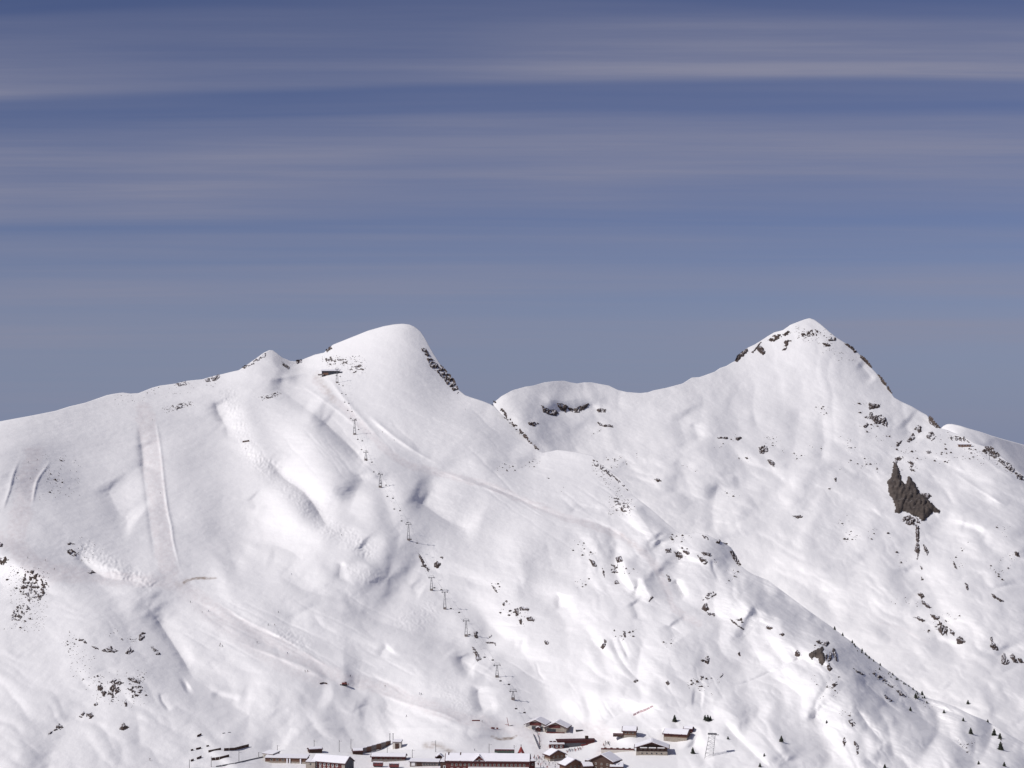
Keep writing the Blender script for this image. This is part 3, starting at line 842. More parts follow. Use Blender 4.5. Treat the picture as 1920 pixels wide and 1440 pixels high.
# ------------------------------------------------------------------ rock outcrops traced where they break through the snow
random.seed(11)
def in_poly(px, py, poly):
    x, y = px, py
    inside = np.zeros(x.shape, bool)
    n = len(poly)
    for i in range(n):
        x0, y0 = poly[i]; x1, y1 = poly[(i + 1) % n]
        if y0 == y1: continue
        c = ((y0 > y) != (y1 > y)) & (x < (x1 - x0) * (y - y0) / (y1 - y0) + x0)
        inside ^= c
    return inside

_rock_seed = [0]
def rock_patch(sheet, poly, label, cover=1.0, bulge=2.5, rough=1.6, step=1.4, mat='rock', name="rock_outcrop", group=None, cat="rock outcrop"):
    """a rugged rock body standing out of the slope inside a traced outline"""
    _rock_seed[0] += 1
    sd = _rock_seed[0]
    xs = [p[0] for p in poly]; ys = [p[1] for p in poly]
    if max(max(xs) - min(xs), max(ys) - min(ys)) < 17:      # keep small rocks readable: their traced edge is blurred inwards
        mx, my = sum(xs) / len(xs), sum(ys) / len(ys)
        poly = [(mx + 1.28 * (x - mx), my + 1.28 * (y - my)) for x, y in poly]
        xs = [p[0] for p in poly]; ys = [p[1] for p in poly]
    gx = np.arange(min(xs) - 2 * step, max(xs) + 2.1 * step, step)
    gy = np.arange(min(ys) - 2 * step, max(ys) + 2.1 * step, step)
    GX, GY = np.meshgrid(gx, gy)
    JX = GX + 0.35 * step * perlin(GX / 2.1, GY / 2.1, sd); JY = GY + 0.35 * step * perlin(GX / 2.3, GY / 1.9, sd + 5)
    ins = in_poly(JX + 1.2 * perlin(GX / 4, GY / 4, sd + 9), JY + 1.2 * perlin(GX / 4.3, GY / 3.7, sd + 11), poly)
    if cover < 1.0:
        n = perlin(GX / 7.0, GY / 6.0, sd + 3) + 0.7 * perlin(GX / 3.0, GY / 2.6, sd + 4)
        thr = np.quantile(n[ins], 1 - cover) if ins.any() else 0
        ins &= n > thr
    if ins.sum() < 2:
        return None
    # depth from the outline, in cells
    d = ins.astype(float); e = ins.copy()
    for _ in range(6):
        q = e.copy()
        q[1:] &= e[:-1]; q[:-1] &= e[1:]; q[:, 1:] &= e[:, :-1]; q[:, :-1] &= e[:, 1:]
        e = q; d += e
    m_px = float(sheet.depth(np.mean(xs), np.mean(ys))) / F
    verts, faces, vid = [], [], {}
    ridge = np.abs(perlin(GX / 9.0 + GY / 30.0, GY / 14.0, sd + 20))
    jag = perlin(GX / 3.2, GY / 4.4, sd + 23)
    def vert(r, c):
        k = (r, c)
        if k in vid: return vid[k]
        px, py = JX[r, c], JY[r, c]
        p = sheet.point(px, py)
        nrm = NORM
        if d[r, c] > 0:
            h = m_px * (0.5 + bulge * min(1, d[r, c] / 4.0) * (0.5 + ridge[r, c]) + 0.7 * rough * jag[r, c] * min(1, d[r, c] / 2.0))
            h = max(h, m_px * 0.35)
        else:
            h = -1.2 * m_px
        p = p + nrm * h
        vid[k] = len(verts); verts.append(p)
        return vid[k]
    cx, cy = float(np.mean(xs)), float(np.mean(ys))
    NORM = (sheet.normal(cx, cy, 8.0) + Vector((0, -0.5, 0))).normalized()
    for r in range(len(gy) - 1):
        for c in range(len(gx) - 1):
            if ins[r, c] or ins[r, c + 1] or ins[r + 1, c] or ins[r + 1, c + 1]:
                faces.append((vert(r + 1, c), vert(r + 1, c + 1), vert(r, c + 1), vert(r, c)))
    o0 = sheet.point(cx, cy)
    # separate pieces of one broken outcrop
    par = list(range(len(verts)))
    def find(i):
        while par[i] != i:
            par[i] = par[par[i]]; i = par[i]
        return i
    for f in faces:
        for q in f[1:]:
            par[find(q)] = find(f[0])
    comp = {}
    for f in faces:
        comp.setdefault(find(f[0]), []).append(f)
    if cover >= 0.9 and len(comp) > 1:
        faces = max(comp.values(), key=len); comp = {0: faces}
    if cover > 0.6 and len(comp) > 1:
        root = empty(name, o0)
        for fs in comp.values():
            ids = sorted({i for f in fs for i in f}); mp = {i: k for k, i in enumerate(ids)}
            pm = bpy.data.meshes.new("rock")
            pm.from_pydata([verts[i] - o0 for i in ids], [], [tuple(mp[i] for i in f) for f in fs]); pm.update()
            link("rock", pm, M[mat], root)
        tag(root, label, cat, group)
        return root
    used = sorted({i for f in faces for i in f}); mp = {i: k for k, i in enumerate(used)}
    verts = [verts[i] for i in used]; faces = [tuple(mp[i] for i in f) for f in faces]
    me = bpy.data.meshes.new(name)
    me.from_pydata([v - o0 for v in verts], [], faces)
    me.update()
    if mat == 'rock_face':
        me.polygons.foreach_set('use_smooth', np.ones(len(me.polygons), dtype=bool))
    o = link(name, me, M[mat])
    o.location = o0
    tag(o, label, cat, group, 'stuff' if cover <= 0.6 else None)
    return o

def zp(ox, oy, k, pts):
    return [(ox + x / k, oy + y / k) for x, y in pts]

# the dark face on the flank of the pointed peak
rock_patch(B, zp(1440, 860, 4, [(945, 25), (975, 60), (995, 130), (1002, 165), (1030, 190), (1040, 175), (1050, 130), (1075, 150), (1110, 200), (1140, 260), (1200, 300), (1235, 345),
           (1290, 390), (1288, 410), (1230, 398), (1215, 425), (1160, 470), (1130, 440), (1095, 430), (1060, 410), (1010, 390), (985, 410), (950, 400), (960, 370), (935, 300), (908, 270),
           (903, 200), (890, 180), (920, 140), (935, 90)]), "large dark grey rock face on the right flank of the bowl", bulge=6, rough=1.8, step=2.0, mat='rock_face', cat="rock face", name="rock_wall")
rock_patch(B, zp(1440, 860, 4, [(1005, 440), (1060, 425), (1100, 430), (1140, 465), (1140, 490), (1100, 505), (1050, 500), (1015, 480)]), "broken rocks directly below the large dark rock face", cover=.7, rough=2)
rock_patch(B, zp(1440, 860, 4, [(1108, 500), (1132, 505), (1138, 560), (1132, 630), (1140, 690), (1128, 745), (1110, 770), (1122, 720), (1100, 690), (1112, 640), (1105, 560)]), "thin rock rib running down from the large dark rock face", rough=1.5, name="rock_rib")
rock_patch(B, zp(1440, 860, 4, [(1160, 640), (1180, 650), (1205, 700), (1195, 730), (1175, 690)]), "small rock right of the lower end of the thin rock rib", rough=1.2)
rock_patch(B, zp(1440, 860, 4, [(1050, 10), (1095, 30), (1085, 60), (1075, 100), (1060, 70)]), "small broken rocks just above and right of the large dark face", cover=.7)
rock_patch(B, zp(1440, 860, 4, [(1160, 265), (1200, 260), (1215, 280), (1195, 300), (1165, 285)]), "small rock at the right edge of the large dark face")
rock_patch(B, zp(1440, 860, 4, [(940, 25), (960, -5), (1000, -20), (1005, 0), (975, 20), (965, 35)]), "rock tip above the upper point of the large dark face", cover=.7)
for k_, (pl, lb) in enumerate([
    ([(1130, 1015), (1150, 1010), (1172, 1035), (1150, 1048)], "small wedge-shaped rock, upper of two below the thin rib"),
    ([(1148, 1060), (1170, 1070), (1228, 1118), (1215, 1125), (1180, 1108), (1160, 1090)], "pointed rock wedge, lower of two below the thin rib"),
    ([(1150, 890), (1170, 905), (1150, 912)], "tiny triangular rock beneath the thin rock rib"),
    ([(1140, 800), (1162, 825), (1148, 830)], "small rock chip right below the thin rock rib"),
    ([(1085, 1188), (1130, 1185), (1180, 1215), (1160, 1226), (1110, 1200)], "flat row of rocks left of the lower rock chain"),
    ([(1222, 1170), (1282, 1188), (1275, 1206), (1245, 1204)], "topmost rock of the chain running down the right slope"),
    ([(1275, 1210), (1325, 1255), (1340, 1300), (1310, 1330), (1270, 1280), (1290, 1250)], "largest rock of the chain running down the right slope"),
    ([(1420, 1355), (1440, 1335), (1472, 1370), (1450, 1385), (1425, 1382)], "lowest rock of the chain running down the right slope"),
    ([(1670, 1010), (1690, 1015), (1730, 1045), (1772, 1068), (1745, 1075), (1690, 1040)], "slanting rock streak near the right edge of the slope"),
    ([(1850, 700), (1875, 702), (1885, 735), (1860, 725)], "lone rock high on the slope near the right frame edge"),
    ([(1388, 765), (1400, 790), (1415, 822), (1400, 815)], "narrow upright rock sliver right of the thin rib"),
    ([(1480, 935), (1498, 945), (1500, 985), (1485, 970)], "small upright rock below the narrow rock sliver"),
    ([(195, 430), (240, 422), (258, 436), (225, 446)], "flat dark rock on the floor of the bowl"),
    ([(0, 10), (25, 15), (50, 35), (40, 55), (15, 40)], "dark rock below the smooth left face of the peak"),
    ([(495, 150), (515, 142), (508, 175)], "small leaning rock in the middle of the bowl"),
]):
    rock_patch(B, zp(1440, 860, 4, pl), lb, rough=1.3, step=1.2)
for pl, lb in [
    ([(1320, 287), (1350, 262), (1382, 305), (1350, 320), (1322, 315)], "dark knobbly rock at the foot of the rock chain"),
    ([(1612, 265), (1630, 260), (1645, 305), (1692, 365), (1690, 388), (1645, 378), (1612, 350), (1628, 315)], "tall dark crag near the right frame edge, upper of two"),
    ([(1715, 445), (1738, 400), (1760, 440), (1795, 490), (1762, 517), (1718, 503)], "tall dark crag near the right frame edge, lower of two"),
    ([(1795, 432), (1822, 418), (1860, 488), (1828, 485)], "dark crag beside the lower tall crag, towards the frame edge"),
    ([(1865, 462), (1885, 455), (1915, 490), (1890, 495)], "low dark rock right at the right frame edge"),
    ([(1216, 175), (1232, 180), (1228, 240), (1216, 230)], "thin rock spike inside the chain on the right slope"),
    ([(1255, 190), (1290, 220), (1285, 245), (1260, 225)], "squat rock inside the chain on the right slope"),
]:
    rock_patch(B, zp(1520, 1140, 4.8, pl), lb, rough=1.6, step=1.2)
# shoulder and summit of the pointed peak
for pl, lb, cv in [
    ([(722, 810), (770, 768), (800, 800), (860, 788), (897, 840), (893, 882), (850, 862), (810, 862), (775, 825), (735, 820)], "snow-topped rock knob on the shoulder under the peak", .75),
    ([(765, 708), (832, 714), (826, 736), (765, 748)], "flat grey slab above the snow-topped rock knob", 1),
    ([(715, 880), (740, 855), (752, 870), (735, 888)], "small reddish rock under the snow-topped knob", 1),
    ([(-2, 232), (40, 195), (92, 184), (102, 205), (62, 236), (28, 242)], "rock band on the left edge of the summit cone", .85),
    ([(108, 188), (150, 163), (168, 176), (130, 197)], "rock tuft just below the summit ridge on its left", .85),
    ([(118, 240), (172, 238), (145, 270), (132, 302), (113, 297), (128, 265)], "hooked rock below the summit cone", .8),
    ([(230, 195), (280, 165), (345, 150), (400, 165), (370, 200), (300, 212), (245, 215)], "speckled scree patch just under the summit", .42),
    ([(410, 255), (440, 252), (470, 272), (430, 278)], "small flat rock on the right of the summit cone", .9),
    ([(440, 215), (500, 210), (505, 235), (450, 232)], "broken rocks right of the summit scree", .5),
    ([(570, 253), (600, 262), (640, 285), (668, 318), (650, 325), (610, 288), (580, 268)], "dark rock rim on the right skyline of the peak, upper part", 1),
    ([(690, 340), (712, 352), (745, 385), (780, 435), (760, 430), (715, 385), (692, 362)], "dark rock rim on the right skyline of the peak, lower part", 1),
    ([(820, 480), (860, 520), (900, 580), (930, 630), (905, 610), (850, 545)], "thin shaded rock rim below the dark rim on the peak", .8),
    ([(1205, 795), (1225, 810), (1250, 845), (1295, 893), (1255, 885), (1215, 858), (1200, 830)], "dark cliff edge at the foot of the right skyline", 1),
    ([(1195, 935), (1230, 925), (1255, 955), (1230, 980), (1200, 968)], "snowy reddish boulder mass on the right shoulder", .6),
    ([(1350, 960), (1400, 950), (1470, 955), (1505, 995), (1440, 985), (1380, 985)], "rocks above the hut on the right shoulder", .6),
    ([(1600, 1060), (1650, 1030), (1700, 1065), (1745, 1100), (1700, 1120), (1640, 1085)], "craggy rocks on the ridge right of the hut", .7),
    ([(1700, 1120), (1760, 1130), (1830, 1165), (1820, 1182), (1740, 1150)], "rocks falling along the ridge towards the frame edge", .6),
    ([(1110, 880), (1140, 875), (1150, 915), (1125, 925)], "upright rock teeth on the right shoulder", .75),
    ([(1045, 990), (1085, 935), (1100, 965), (1070, 990)], "leaning rock on the right shoulder below the teeth", .8),
    ([(965, 1000), (1000, 985), (990, 1015), (970, 1025)], "small rock left of the leaning shoulder rock", .8),
    ([(1180, 1065), (1215, 1060), (1218, 1082), (1190, 1080)], "ring-shaped low rock on the right shoulder", .7),
]:
    rock_patch(B, zp(1440, 580, 4, pl), lb, cover=cv, rough=1.6, step=1.2)
for pl, lb, cv in [([(1846, 838), (1858, 836), (1874, 852), (1868, 858), (1852, 848)], "dark rocks at the top of the ridge running to the right frame edge", .7),
                   ([(1872, 858), (1890, 868), (1905, 882), (1897, 886), (1880, 872)], "dark rocks midway on the ridge running to the right frame edge", .6),
                   ([(1900, 884), (1918, 892), (1924, 902), (1908, 898)], "dark rocks where the right-hand ridge meets the frame edge", .7)]:
    rock_patch(B, pl, lb, cover=cv, rough=1.5, step=1.2)
rock_patch(B, zp(960, 580, 4, [(1672, 392), (1698, 340), (1738, 310), (1768, 292), (1765, 322), (1722, 362), (1692, 392)]), "dark rock corner at the start of the summit ridge", rough=1.6, step=1.2)
rock_patch(B, zp(960, 580, 4, [(1838, 292), (1870, 280), (1897, 322), (1880, 337), (1850, 317)]), "dark rock below the summit ridge on the left", rough=1.4, step=1.2)
rock_patch(B, zp(960, 580, 4, [(1795, 322), (1830, 285), (1865, 240), (1872, 248), (1835, 300), (1808, 330)]), "slanting rock seam along the left summit ridge", rough=1.2, step=1.2)
# cliff band under the rounded hump
for pl, lb in [
    ([(218, 715), (262, 745), (322, 752), (352, 780), (330, 803), (280, 792), (235, 772)], "dark rock ledge under the rounded hump, left section"),
    ([(345, 712), (385, 714), (412, 725), (398, 768), (362, 748)], "dark rock ledge under the rounded hump, narrow middle section"),
    ([(412, 735), (470, 745), (520, 722), (578, 702), (580, 715), (548, 748), (502, 778), (460, 772), (430, 762)], "dark rock ledge under the rounded hump, right section"),
    ([(625, 750), (660, 742), (712, 755), (700, 775), (650, 772)], "broken rocks right of the ledge under the hump"),
    ([(638, 842), (700, 862), (757, 868), (758, 884), (690, 882), (655, 870)], "dark overhang lip of a snow boulder below the hump"),
    ([(118, 848), (160, 842), (205, 858), (170, 878), (130, 868)], "speckled rocks low on the left of the hump"),
    ([(1548, 962), (1608, 960), (1605, 972), (1550, 972)], "thin dark ledge in the snow of the bowl, left"),
    ([(1655, 968), (1720, 955), (1728, 968), (1690, 988)], "thin dark ledge in the snow of the bowl, right"),
    ([(1858, 1040), (1895, 1025), (1918, 1055), (1900, 1078), (1862, 1075)], "rock group at the foot of the peak's left face"),
    ([(1065, 1268), (1092, 1270), (1118, 1285), (1095, 1295)], "small rock pair in the hollow behind the ridge"),
]:
    rock_patch(B, zp(960, 580, 4, pl), lb, rough=1.6, step=1.2, cover=.9)
# shaded cliff on the right edge of the rounded summit
rock_patch(A, zp(480, 580, 4, [(1235, 292), (1270, 285), (1300, 345), (1335, 385), (1400, 425), (1480, 520), (1522, 600), (1515, 640), (1460, 592), (1420, 545), (1370, 482), (1300, 425), (1282, 372)]),
           "snow-streaked cliff along the right edge of the rounded summit", cover=.62, bulge=3.5, rough=2.5, cat="cliff", name="cliff")
rock_patch(A, [(925, 752), (932, 757), (955, 783), (985, 816), (1012, 840), (1008, 844), (975, 815), (945, 783)], "thin dark rock line on the edge below the saddle", cover=.3, rough=1.2, step=1.2)
# the bluff and the right-hand spur of the near mountain
for pl, lb, cv in [
    ([(1152, 678), (1186, 678), (1188, 702), (1158, 704)], "square dark rock at the left end of the bluff top", 1),
    ([(1222, 703), (1268, 703), (1275, 738), (1252, 752), (1232, 728)], "dark rock on the bluff top beside the square one", .9),
    ([(1285, 690), (1325, 695), (1330, 718), (1295, 715)], "low rocks in the middle of the bluff top", .8),
    ([(1385, 725), (1425, 745), (1475, 775), (1445, 798), (1415, 772)], "reddish rock steps near the right end of the bluff", .85),
    ([(1400, 700), (1440, 700), (1505, 712), (1500, 735), (1450, 728)], "shaded flat rocks above the reddish rock steps", .8),
    ([(1525, 622), (1562, 612), (1550, 640)], "dark rock on the highest edge of the bluff", 1),
    ([(1420, 570), (1470, 590), (1490, 610), (1450, 612)], "speckled rocks along the bluff skyline", .6),
    ([(1590, 632), (1612, 635), (1608, 648)], "small rock at the right of the bluff skyline", 1),
    ([(1632, 690), (1655, 690), (1685, 740), (1715, 792), (1702, 808), (1660, 752)], "dark rim rock on the right edge of the bluff", .9),
    ([(1418, 1128), (1438, 1095), (1462, 1078), (1478, 1132), (1450, 1148)], "pointed reddish rock in the gully below the bluff", 1),
    ([(1430, 1060), (1470, 1010), (1525, 985), (1535, 1020), (1480, 1050), (1450, 1075)], "scattered rocks above the pointed reddish rock", .45),
    ([(1468, 1155), (1515, 1162), (1510, 1185), (1475, 1172)], "small rocks right below the pointed reddish rock", .8),
    ([(1630, 1200), (1650, 1208), (1695, 1245), (1745, 1278), (1735, 1286), (1690, 1255), (1650, 1225)], "long thin rock seam slanting down the spur", 1),
    ([(1680, 1205), (1720, 1200), (1735, 1230), (1700, 1225)], "speckled rocks above the thin rock seam", .6),
    ([(580, 758), (612, 768), (632, 806), (605, 806), (592, 780)], "dark rock on the left flank of the bluff", 1),
    ([(672, 822), (690, 828), (692, 880), (700, 918), (684, 870)], "thin upright rock crack on the left flank of the bluff", .9),
    ([(780, 742), (815, 738), (828, 765), (795, 778)], "brown rock at the top of the shaded gully", 1),
    ([(745, 800), (785, 795), (790, 850), (750, 850)], "speckled rocks beneath the brown rock", .5),
    ([(770, 920), (790, 915), (800, 935), (775, 940)], "small rock low beneath the brown rock", 1),
    ([(1160, 875), (1175, 880), (1190, 920), (1175, 918)], "slim rock beside the road below the bluff", 1),
    ([(1025, 1065), (1050, 1032), (1055, 1040), (1032, 1072)], "slim slanting rock in the snow below the gully", 1),
    ([(760, 285), (800, 300), (870, 345), (900, 385), (840, 405), (780, 392)], "scree patch near the ridge above the bluff", .35),
    ([(605, 5), (640, 20), (720, 90), (800, 160), (880, 235), (870, 240), (790, 172), (700, 105), (615, 45)], "dark scree edge along the ridge skyline", .5),
]:
    rock_patch(A, zp(960, 860, 4, pl), lb, rough=1.5, step=1.2, cover=cv)
for pl, lb, cv in [
    ([(22, 1132), (45, 1128), (48, 1165), (28, 1178)], "leftmost rock of the group right of the lift line", 1),
    ([(50, 1113), (80, 1108), (128, 1122), (124, 1142), (88, 1138), (55, 1142)], "flat top rock of the group right of the lift line", 1),
    ([(105, 1195), (138, 1182), (175, 1208), (165, 1222), (115, 1215)], "right-hand rock of the group right of the lift line", 1),
    ([(55, 1210), (72, 1205), (72, 1240), (60, 1240)], "upright rock low in the group right of the lift line", 1),
    ([(248, 1370), (270, 1368), (272, 1390), (252, 1392)], "round dark rock below the group right of the lift line", 1),
    ([(665, 1412), (695, 1385), (705, 1395), (680, 1428)], "slanting dark rock in the middle of the lower slope", 1),
    ([(690, 1360), (705, 1358), (705, 1378), (692, 1378)], "small rock above the slanting dark rock", 1),
    ([(835, 1298), (850, 1298), (856, 1338), (842, 1335)], "thin upright rock in the lower middle slope", 1),
]:
    rock_patch(A, zp(960, 860, 4, pl), lb, rough=1.3, step=1.2, cover=cv)
for pl, lb, cv, mt in [
    ([(0, 398), (60, 368), (105, 345), (125, 370), (108, 395), (132, 430), (130, 480), (105, 517), (76, 500), (66, 452), (30, 440), (10, 468), (-20, 425)], "roof-shaped rock knob on the right-hand spur", 1, 'rock_face'),
    ([(138, 420), (152, 425), (145, 465), (134, 455)], "thin rock rib in the middle of the spur knob", 1, 'rock'),
    ([(175, 400), (190, 420), (180, 470), (160, 475), (165, 435)], "second thin rock rib of the spur knob", 1, 'rock'),
    ([(202, 355), (222, 378), (244, 490), (225, 475), (205, 430), (195, 385)], "dark upright rock at the right of the spur knob", 1, 'rock'),
    ([(145, 522), (165, 488), (192, 540), (178, 578), (150, 555)], "lowest rock of the spur knob", 1, 'rock'),
    ([(50, 300), (75, 288), (98, 308), (75, 322)], "small rock above the spur knob", 1, 'rock'),
    ([(110, 330), (145, 300), (165, 320), (140, 345)], "reddish rock at the tip of the spur knob", 1, 'rock'),
    ([(195, 690), (235, 665), (232, 690), (210, 712)], "small rock in the snow under the spur knob", .9, 'rock'),
    ([(340, 1015), (375, 1010), (400, 1045), (380, 1065)], "speckled rocks low on the spur", .6, 'rock'),
    ([(288, 1200), (302, 1155), (318, 1195), (312, 1235), (295, 1248)], "spear-shaped dark rock low on the spur", 1, 'rock'),
    ([(385, 1195), (408, 1205), (432, 1240), (430, 1320), (415, 1322), (412, 1250), (390, 1225)], "hooked dark rock beside the spear-shaped one", 1, 'rock'),
    ([(540, 560), (600, 590), (680, 650), (750, 700), (740, 720), (650, 670), (560, 600)], "shaded rock band on the far side of the spur", .5, 'rock'),
    ([(640, 760), (700, 800), (760, 855), (740, 860), (670, 815)], "shaded lower rock band on the far side of the spur", .4, 'rock'),
    ([(770, 730), (800, 745), (850, 790), (830, 800), (790, 770)], "dark rock step on the far side of the spur", .7, 'rock'),
    ([(380, 540), (430, 570), (485, 595), (470, 605), (420, 585)], "thin dark rock line right of the spur knob", .9, 'rock'),
]:
    rock_patch(A, zp(1520, 1140, 4.8, pl), lb, rough=1.5, step=1.2, cover=cv, mat=mt)
for pl, lb, cv in [
    ([(1252, 240), (1278, 212), (1306, 222), (1302, 262), (1272, 302), (1248, 296)], "dark boulder with a snow stripe, highest on the left knoll", .9),
    ([(912, 385), (950, 362), (1000, 345), (1065, 388), (1022, 407), (935, 395)], "dome-shaped brown rock on the left knoll", .8),
    ([(1125, 408), (1160, 360), (1180, 345), (1208, 388), (1162, 420)], "pointed rock right of the dome-shaped one on the left knoll", .8),
    ([(1352, 350), (1395, 345), (1445, 420), (1415, 440)], "speckled rocks at the right of the left knoll", .5),
    ([(700, 288), (755, 278), (785, 318), (765, 322), (745, 298), (710, 300)], "thin curved rock edge at the left of the left knoll", .9),
    ([(828, 342), (880, 360), (875, 370), (835, 352)], "thin flat rock beside the dome-shaped one", 1),
    ([(880, 705), (905, 695), (925, 720), (905, 745), (882, 735)], "leftmost rock of the dark cluster on the lower left slope", 1),
    ([(912, 760), (940, 745), (955, 765), (930, 790)], "small rock in the dark cluster on the lower left slope", 1),
    ([(960, 780), (1000, 700), (1060, 655), (1125, 670), (1070, 700), (1085, 745), (1040, 780), (1015, 850), (1000, 840), (1005, 785)], "branching rocks in the middle of the dark cluster on the lower left slope", .75),
    ([(1140, 632), (1190, 625), (1262, 665), (1255, 685), (1205, 670), (1170, 655)], "flat top rock of the dark cluster on the lower left slope", .95),
    ([(1140, 720), (1200, 690), (1275, 700), (1290, 740), (1240, 800), (1190, 810), (1180, 760)], "speckled rocks at the right of the dark cluster on the lower left slope", .45),
    ([(995, 665), (1030, 640), (1050, 650), (1015, 680)], "small rock at the top of the dark cluster on the lower left slope", .9),
    ([(845, 870), (870, 850), (880, 865), (855, 880)], "small rock under the dark cluster on the lower left slope", 1),
    ([(715, 975), (745, 930), (760, 950), (735, 985)], "left rock of the pair below the dark cluster", .7),
    ([(780, 960), (815, 935), (835, 970), (810, 995), (785, 985)], "right rock of the pair below the dark cluster", .75),
    ([(1072, 1092), (1090, 1055), (1112, 1036), (1160, 1072), (1150, 1090), (1105, 1104)], "lone tent-shaped rock on the lower left slope", 1),
    ([(490, 1100), (530, 1045), (568, 1075), (540, 1090)], "sharp rock near the lower left corner", .85),
    ([(430, 1135), (465, 1105), (472, 1120), (440, 1140)], "small rock beside the sharp one near the lower left corner", .9),
    ([(1120, 850), (1135, 840), (1142, 880), (1128, 885)], "small upright rock right under the dark cluster", 1),
]:
    rock_patch(A, zp(0, 1140, 4.8, pl), lb, rough=1.3, step=1.2, cover=cv)
for pl, lb, cv in [
    ([(0, 745), (40, 735), (75, 765), (45, 785), (20, 800), (-20, 790)], "rock at the left frame edge beside the groomed run", .7),
    ([(190, 850), (250, 835), (320, 880), (370, 960), (340, 1010), (300, 1060), (230, 1090), (150, 1000), (160, 940)], "broad speckled scree slope near the left frame edge, upper part", .42),
    ([(130, 1100), (180, 1085), (235, 1120), (200, 1160), (130, 1230), (80, 1220), (100, 1140)], "speckled scree slope near the left frame edge, lower part", .40),
    ([(490, 690), (540, 682), (590, 715), (560, 735), (520, 720)], "grassy rock tuft beside the rough snow bank", .6),
    ([(490, 635), (540, 628), (572, 640), (520, 650)], "thin rock tuft above the rough snow bank", .7),
    ([(650, 850), (690, 838), (720, 858), (680, 862)], "low rock at the lower edge of the rough snow bank", .8),
    ([(0, 630), (18, 640), (15, 662), (-10, 655)], "tiny rock at the left frame edge above the scree", 1),
]:
    rock_patch(A, zp(0, 860, 4, pl), lb, rough=1.2, step=1.1, cover=cv)
for pl, lb, cv in [
    ([(1215, 700), (1235, 730), (1262, 775), (1290, 825), (1298, 858), (1280, 832), (1255, 810), (1232, 765)], "slanting row of rocks beside the middle lift pylon", .85),
    ([(1338, 790), (1358, 775), (1382, 790), (1365, 818), (1342, 812)], "round rock right of the slanting rock row", 1),
    ([(1385, 740), (1405, 735), (1398, 750)], "tiny rock above the round rock by the lift", 1),
    ([(1770, 955), (1790, 965), (1810, 1003), (1795, 995)], "thin rock right of the lower lift pylons", .9),
    ([(1848, 1090), (1862, 1078), (1868, 1100), (1855, 1105)], "small round rock, lower of a pair right of the lift", 1),
    ([(1870, 1065), (1885, 1062), (1886, 1078), (1872, 1078)], "small round rock, upper of a pair right of the lift", 1),
]:
    rock_patch(A, zp(480, 860, 4, pl), lb, rough=1.3, step=1.1, cover=cv)
for pl, lb, cv in [
    ([(598, 345), (615, 352), (650, 400), (675, 440), (690, 465), (665, 470), (650, 490), (638, 470), (630, 430), (610, 390)], "long dark rock wedge beside the lower lift pylon", .9),
    ([(622, 220), (645, 215), (650, 262), (625, 265)], "dark upright rock just right of a lower lift pylon", 1),
    ([(755, 262), (772, 245), (775, 252), (760, 270)], "thin leaning rock right of the lower lift line", 1),
    ([(730, 310), (770, 305), (805, 315), (805, 335), (790, 320), (740, 318)], "thin curved rock lip right of the lower lift line", 1),
]:
    rock_patch(A, zp(760, 1140, 4.8, pl), lb, rough=1.3, step=1.1, cover=cv)
for pl, lb, cv in [
    ([(835, 470), (880, 440), (905, 430), (920, 490), (890, 508), (855, 490)], "bristly dark rock on the slope above the barns", .75),
    ([(225, 665), (250, 640), (270, 655), (245, 672)], "small rock at the foot of the snow gully", .9),
    ([(520, 670), (538, 658), (555, 675), (540, 690), (525, 685)], "round dark rock above the village slope", 1),
    ([(1425, 178), (1440, 165), (1475, 178), (1455, 195)], "lone dark rock on the upper spur", 1),
    ([(1545, 235), (1570, 228), (1592, 240), (1565, 250)], "flat shaded rock on the upper spur", 1),
    ([(1685, 420), (1700, 385), (1725, 400), (1722, 428), (1700, 435)], "dark rock left of the spur knob", 1),
    ([(1172, 408), (1185, 392), (1190, 425), (1180, 430)], "thin curved rock in the hollow left of the spur", 1),
    ([(838, 615), (855, 612), (855, 632), (842, 632)], "tiny rock in the field below the bristly rock", 1),
    ([(1010, 620), (1030, 590), (1035, 600), (1018, 625)], "thin slanting rock in the field below the bristly rock", 1),
]:
    rock_patch(A, zp(1140, 1140, 4.8, pl), lb, rough=1.3, step=1.1, cover=cv)
# skyline rocks and stones near the top hut
for pl, lb, cv in [
    ([(380, 713), (392, 708), (410, 702), (413, 706), (405, 714), (388, 717)], "dark rocks on the left skyline", .8),
    ([(330, 719), (350, 714), (352, 722), (335, 724)], "thin rocks on the left skyline", .6),
    ([(450, 690), (470, 679), (498, 662), (500, 667), (475, 683), (455, 693)], "rock seam on the left edge of the small pointed knoll", .5),
    ([(530, 680), (542, 688), (540, 692), (532, 686)], "small rock on the right of the small pointed knoll", .9),
    ([(606, 668), (640, 670), (655, 676), (650, 684), (615, 684)], "speckled scree above the top hut", .35),
    ([(650, 690), (680, 682), (685, 694), (660, 700)], "speckled scree right of the top hut", .35),
    ([(612, 656), (620, 650), (622, 654), (614, 660)], "small rock on the skyline above the top hut", 1),
    ([(556, 676), (564, 675), (565, 680), (557, 681)], "small rock in the col left of the top hut", 1),
    ([(310, 765), (345, 752), (360, 756), (330, 770)], "faint stone patch right of the long groomed run", .3),
    ([(485, 745), (520, 735), (524, 740), (492, 751)], "faint stone patch below the upper traverse", .3),
]:
    rock_patch(A, pl, lb, rough=1.0, bulge=1.2, step=1.0, cover=cv)

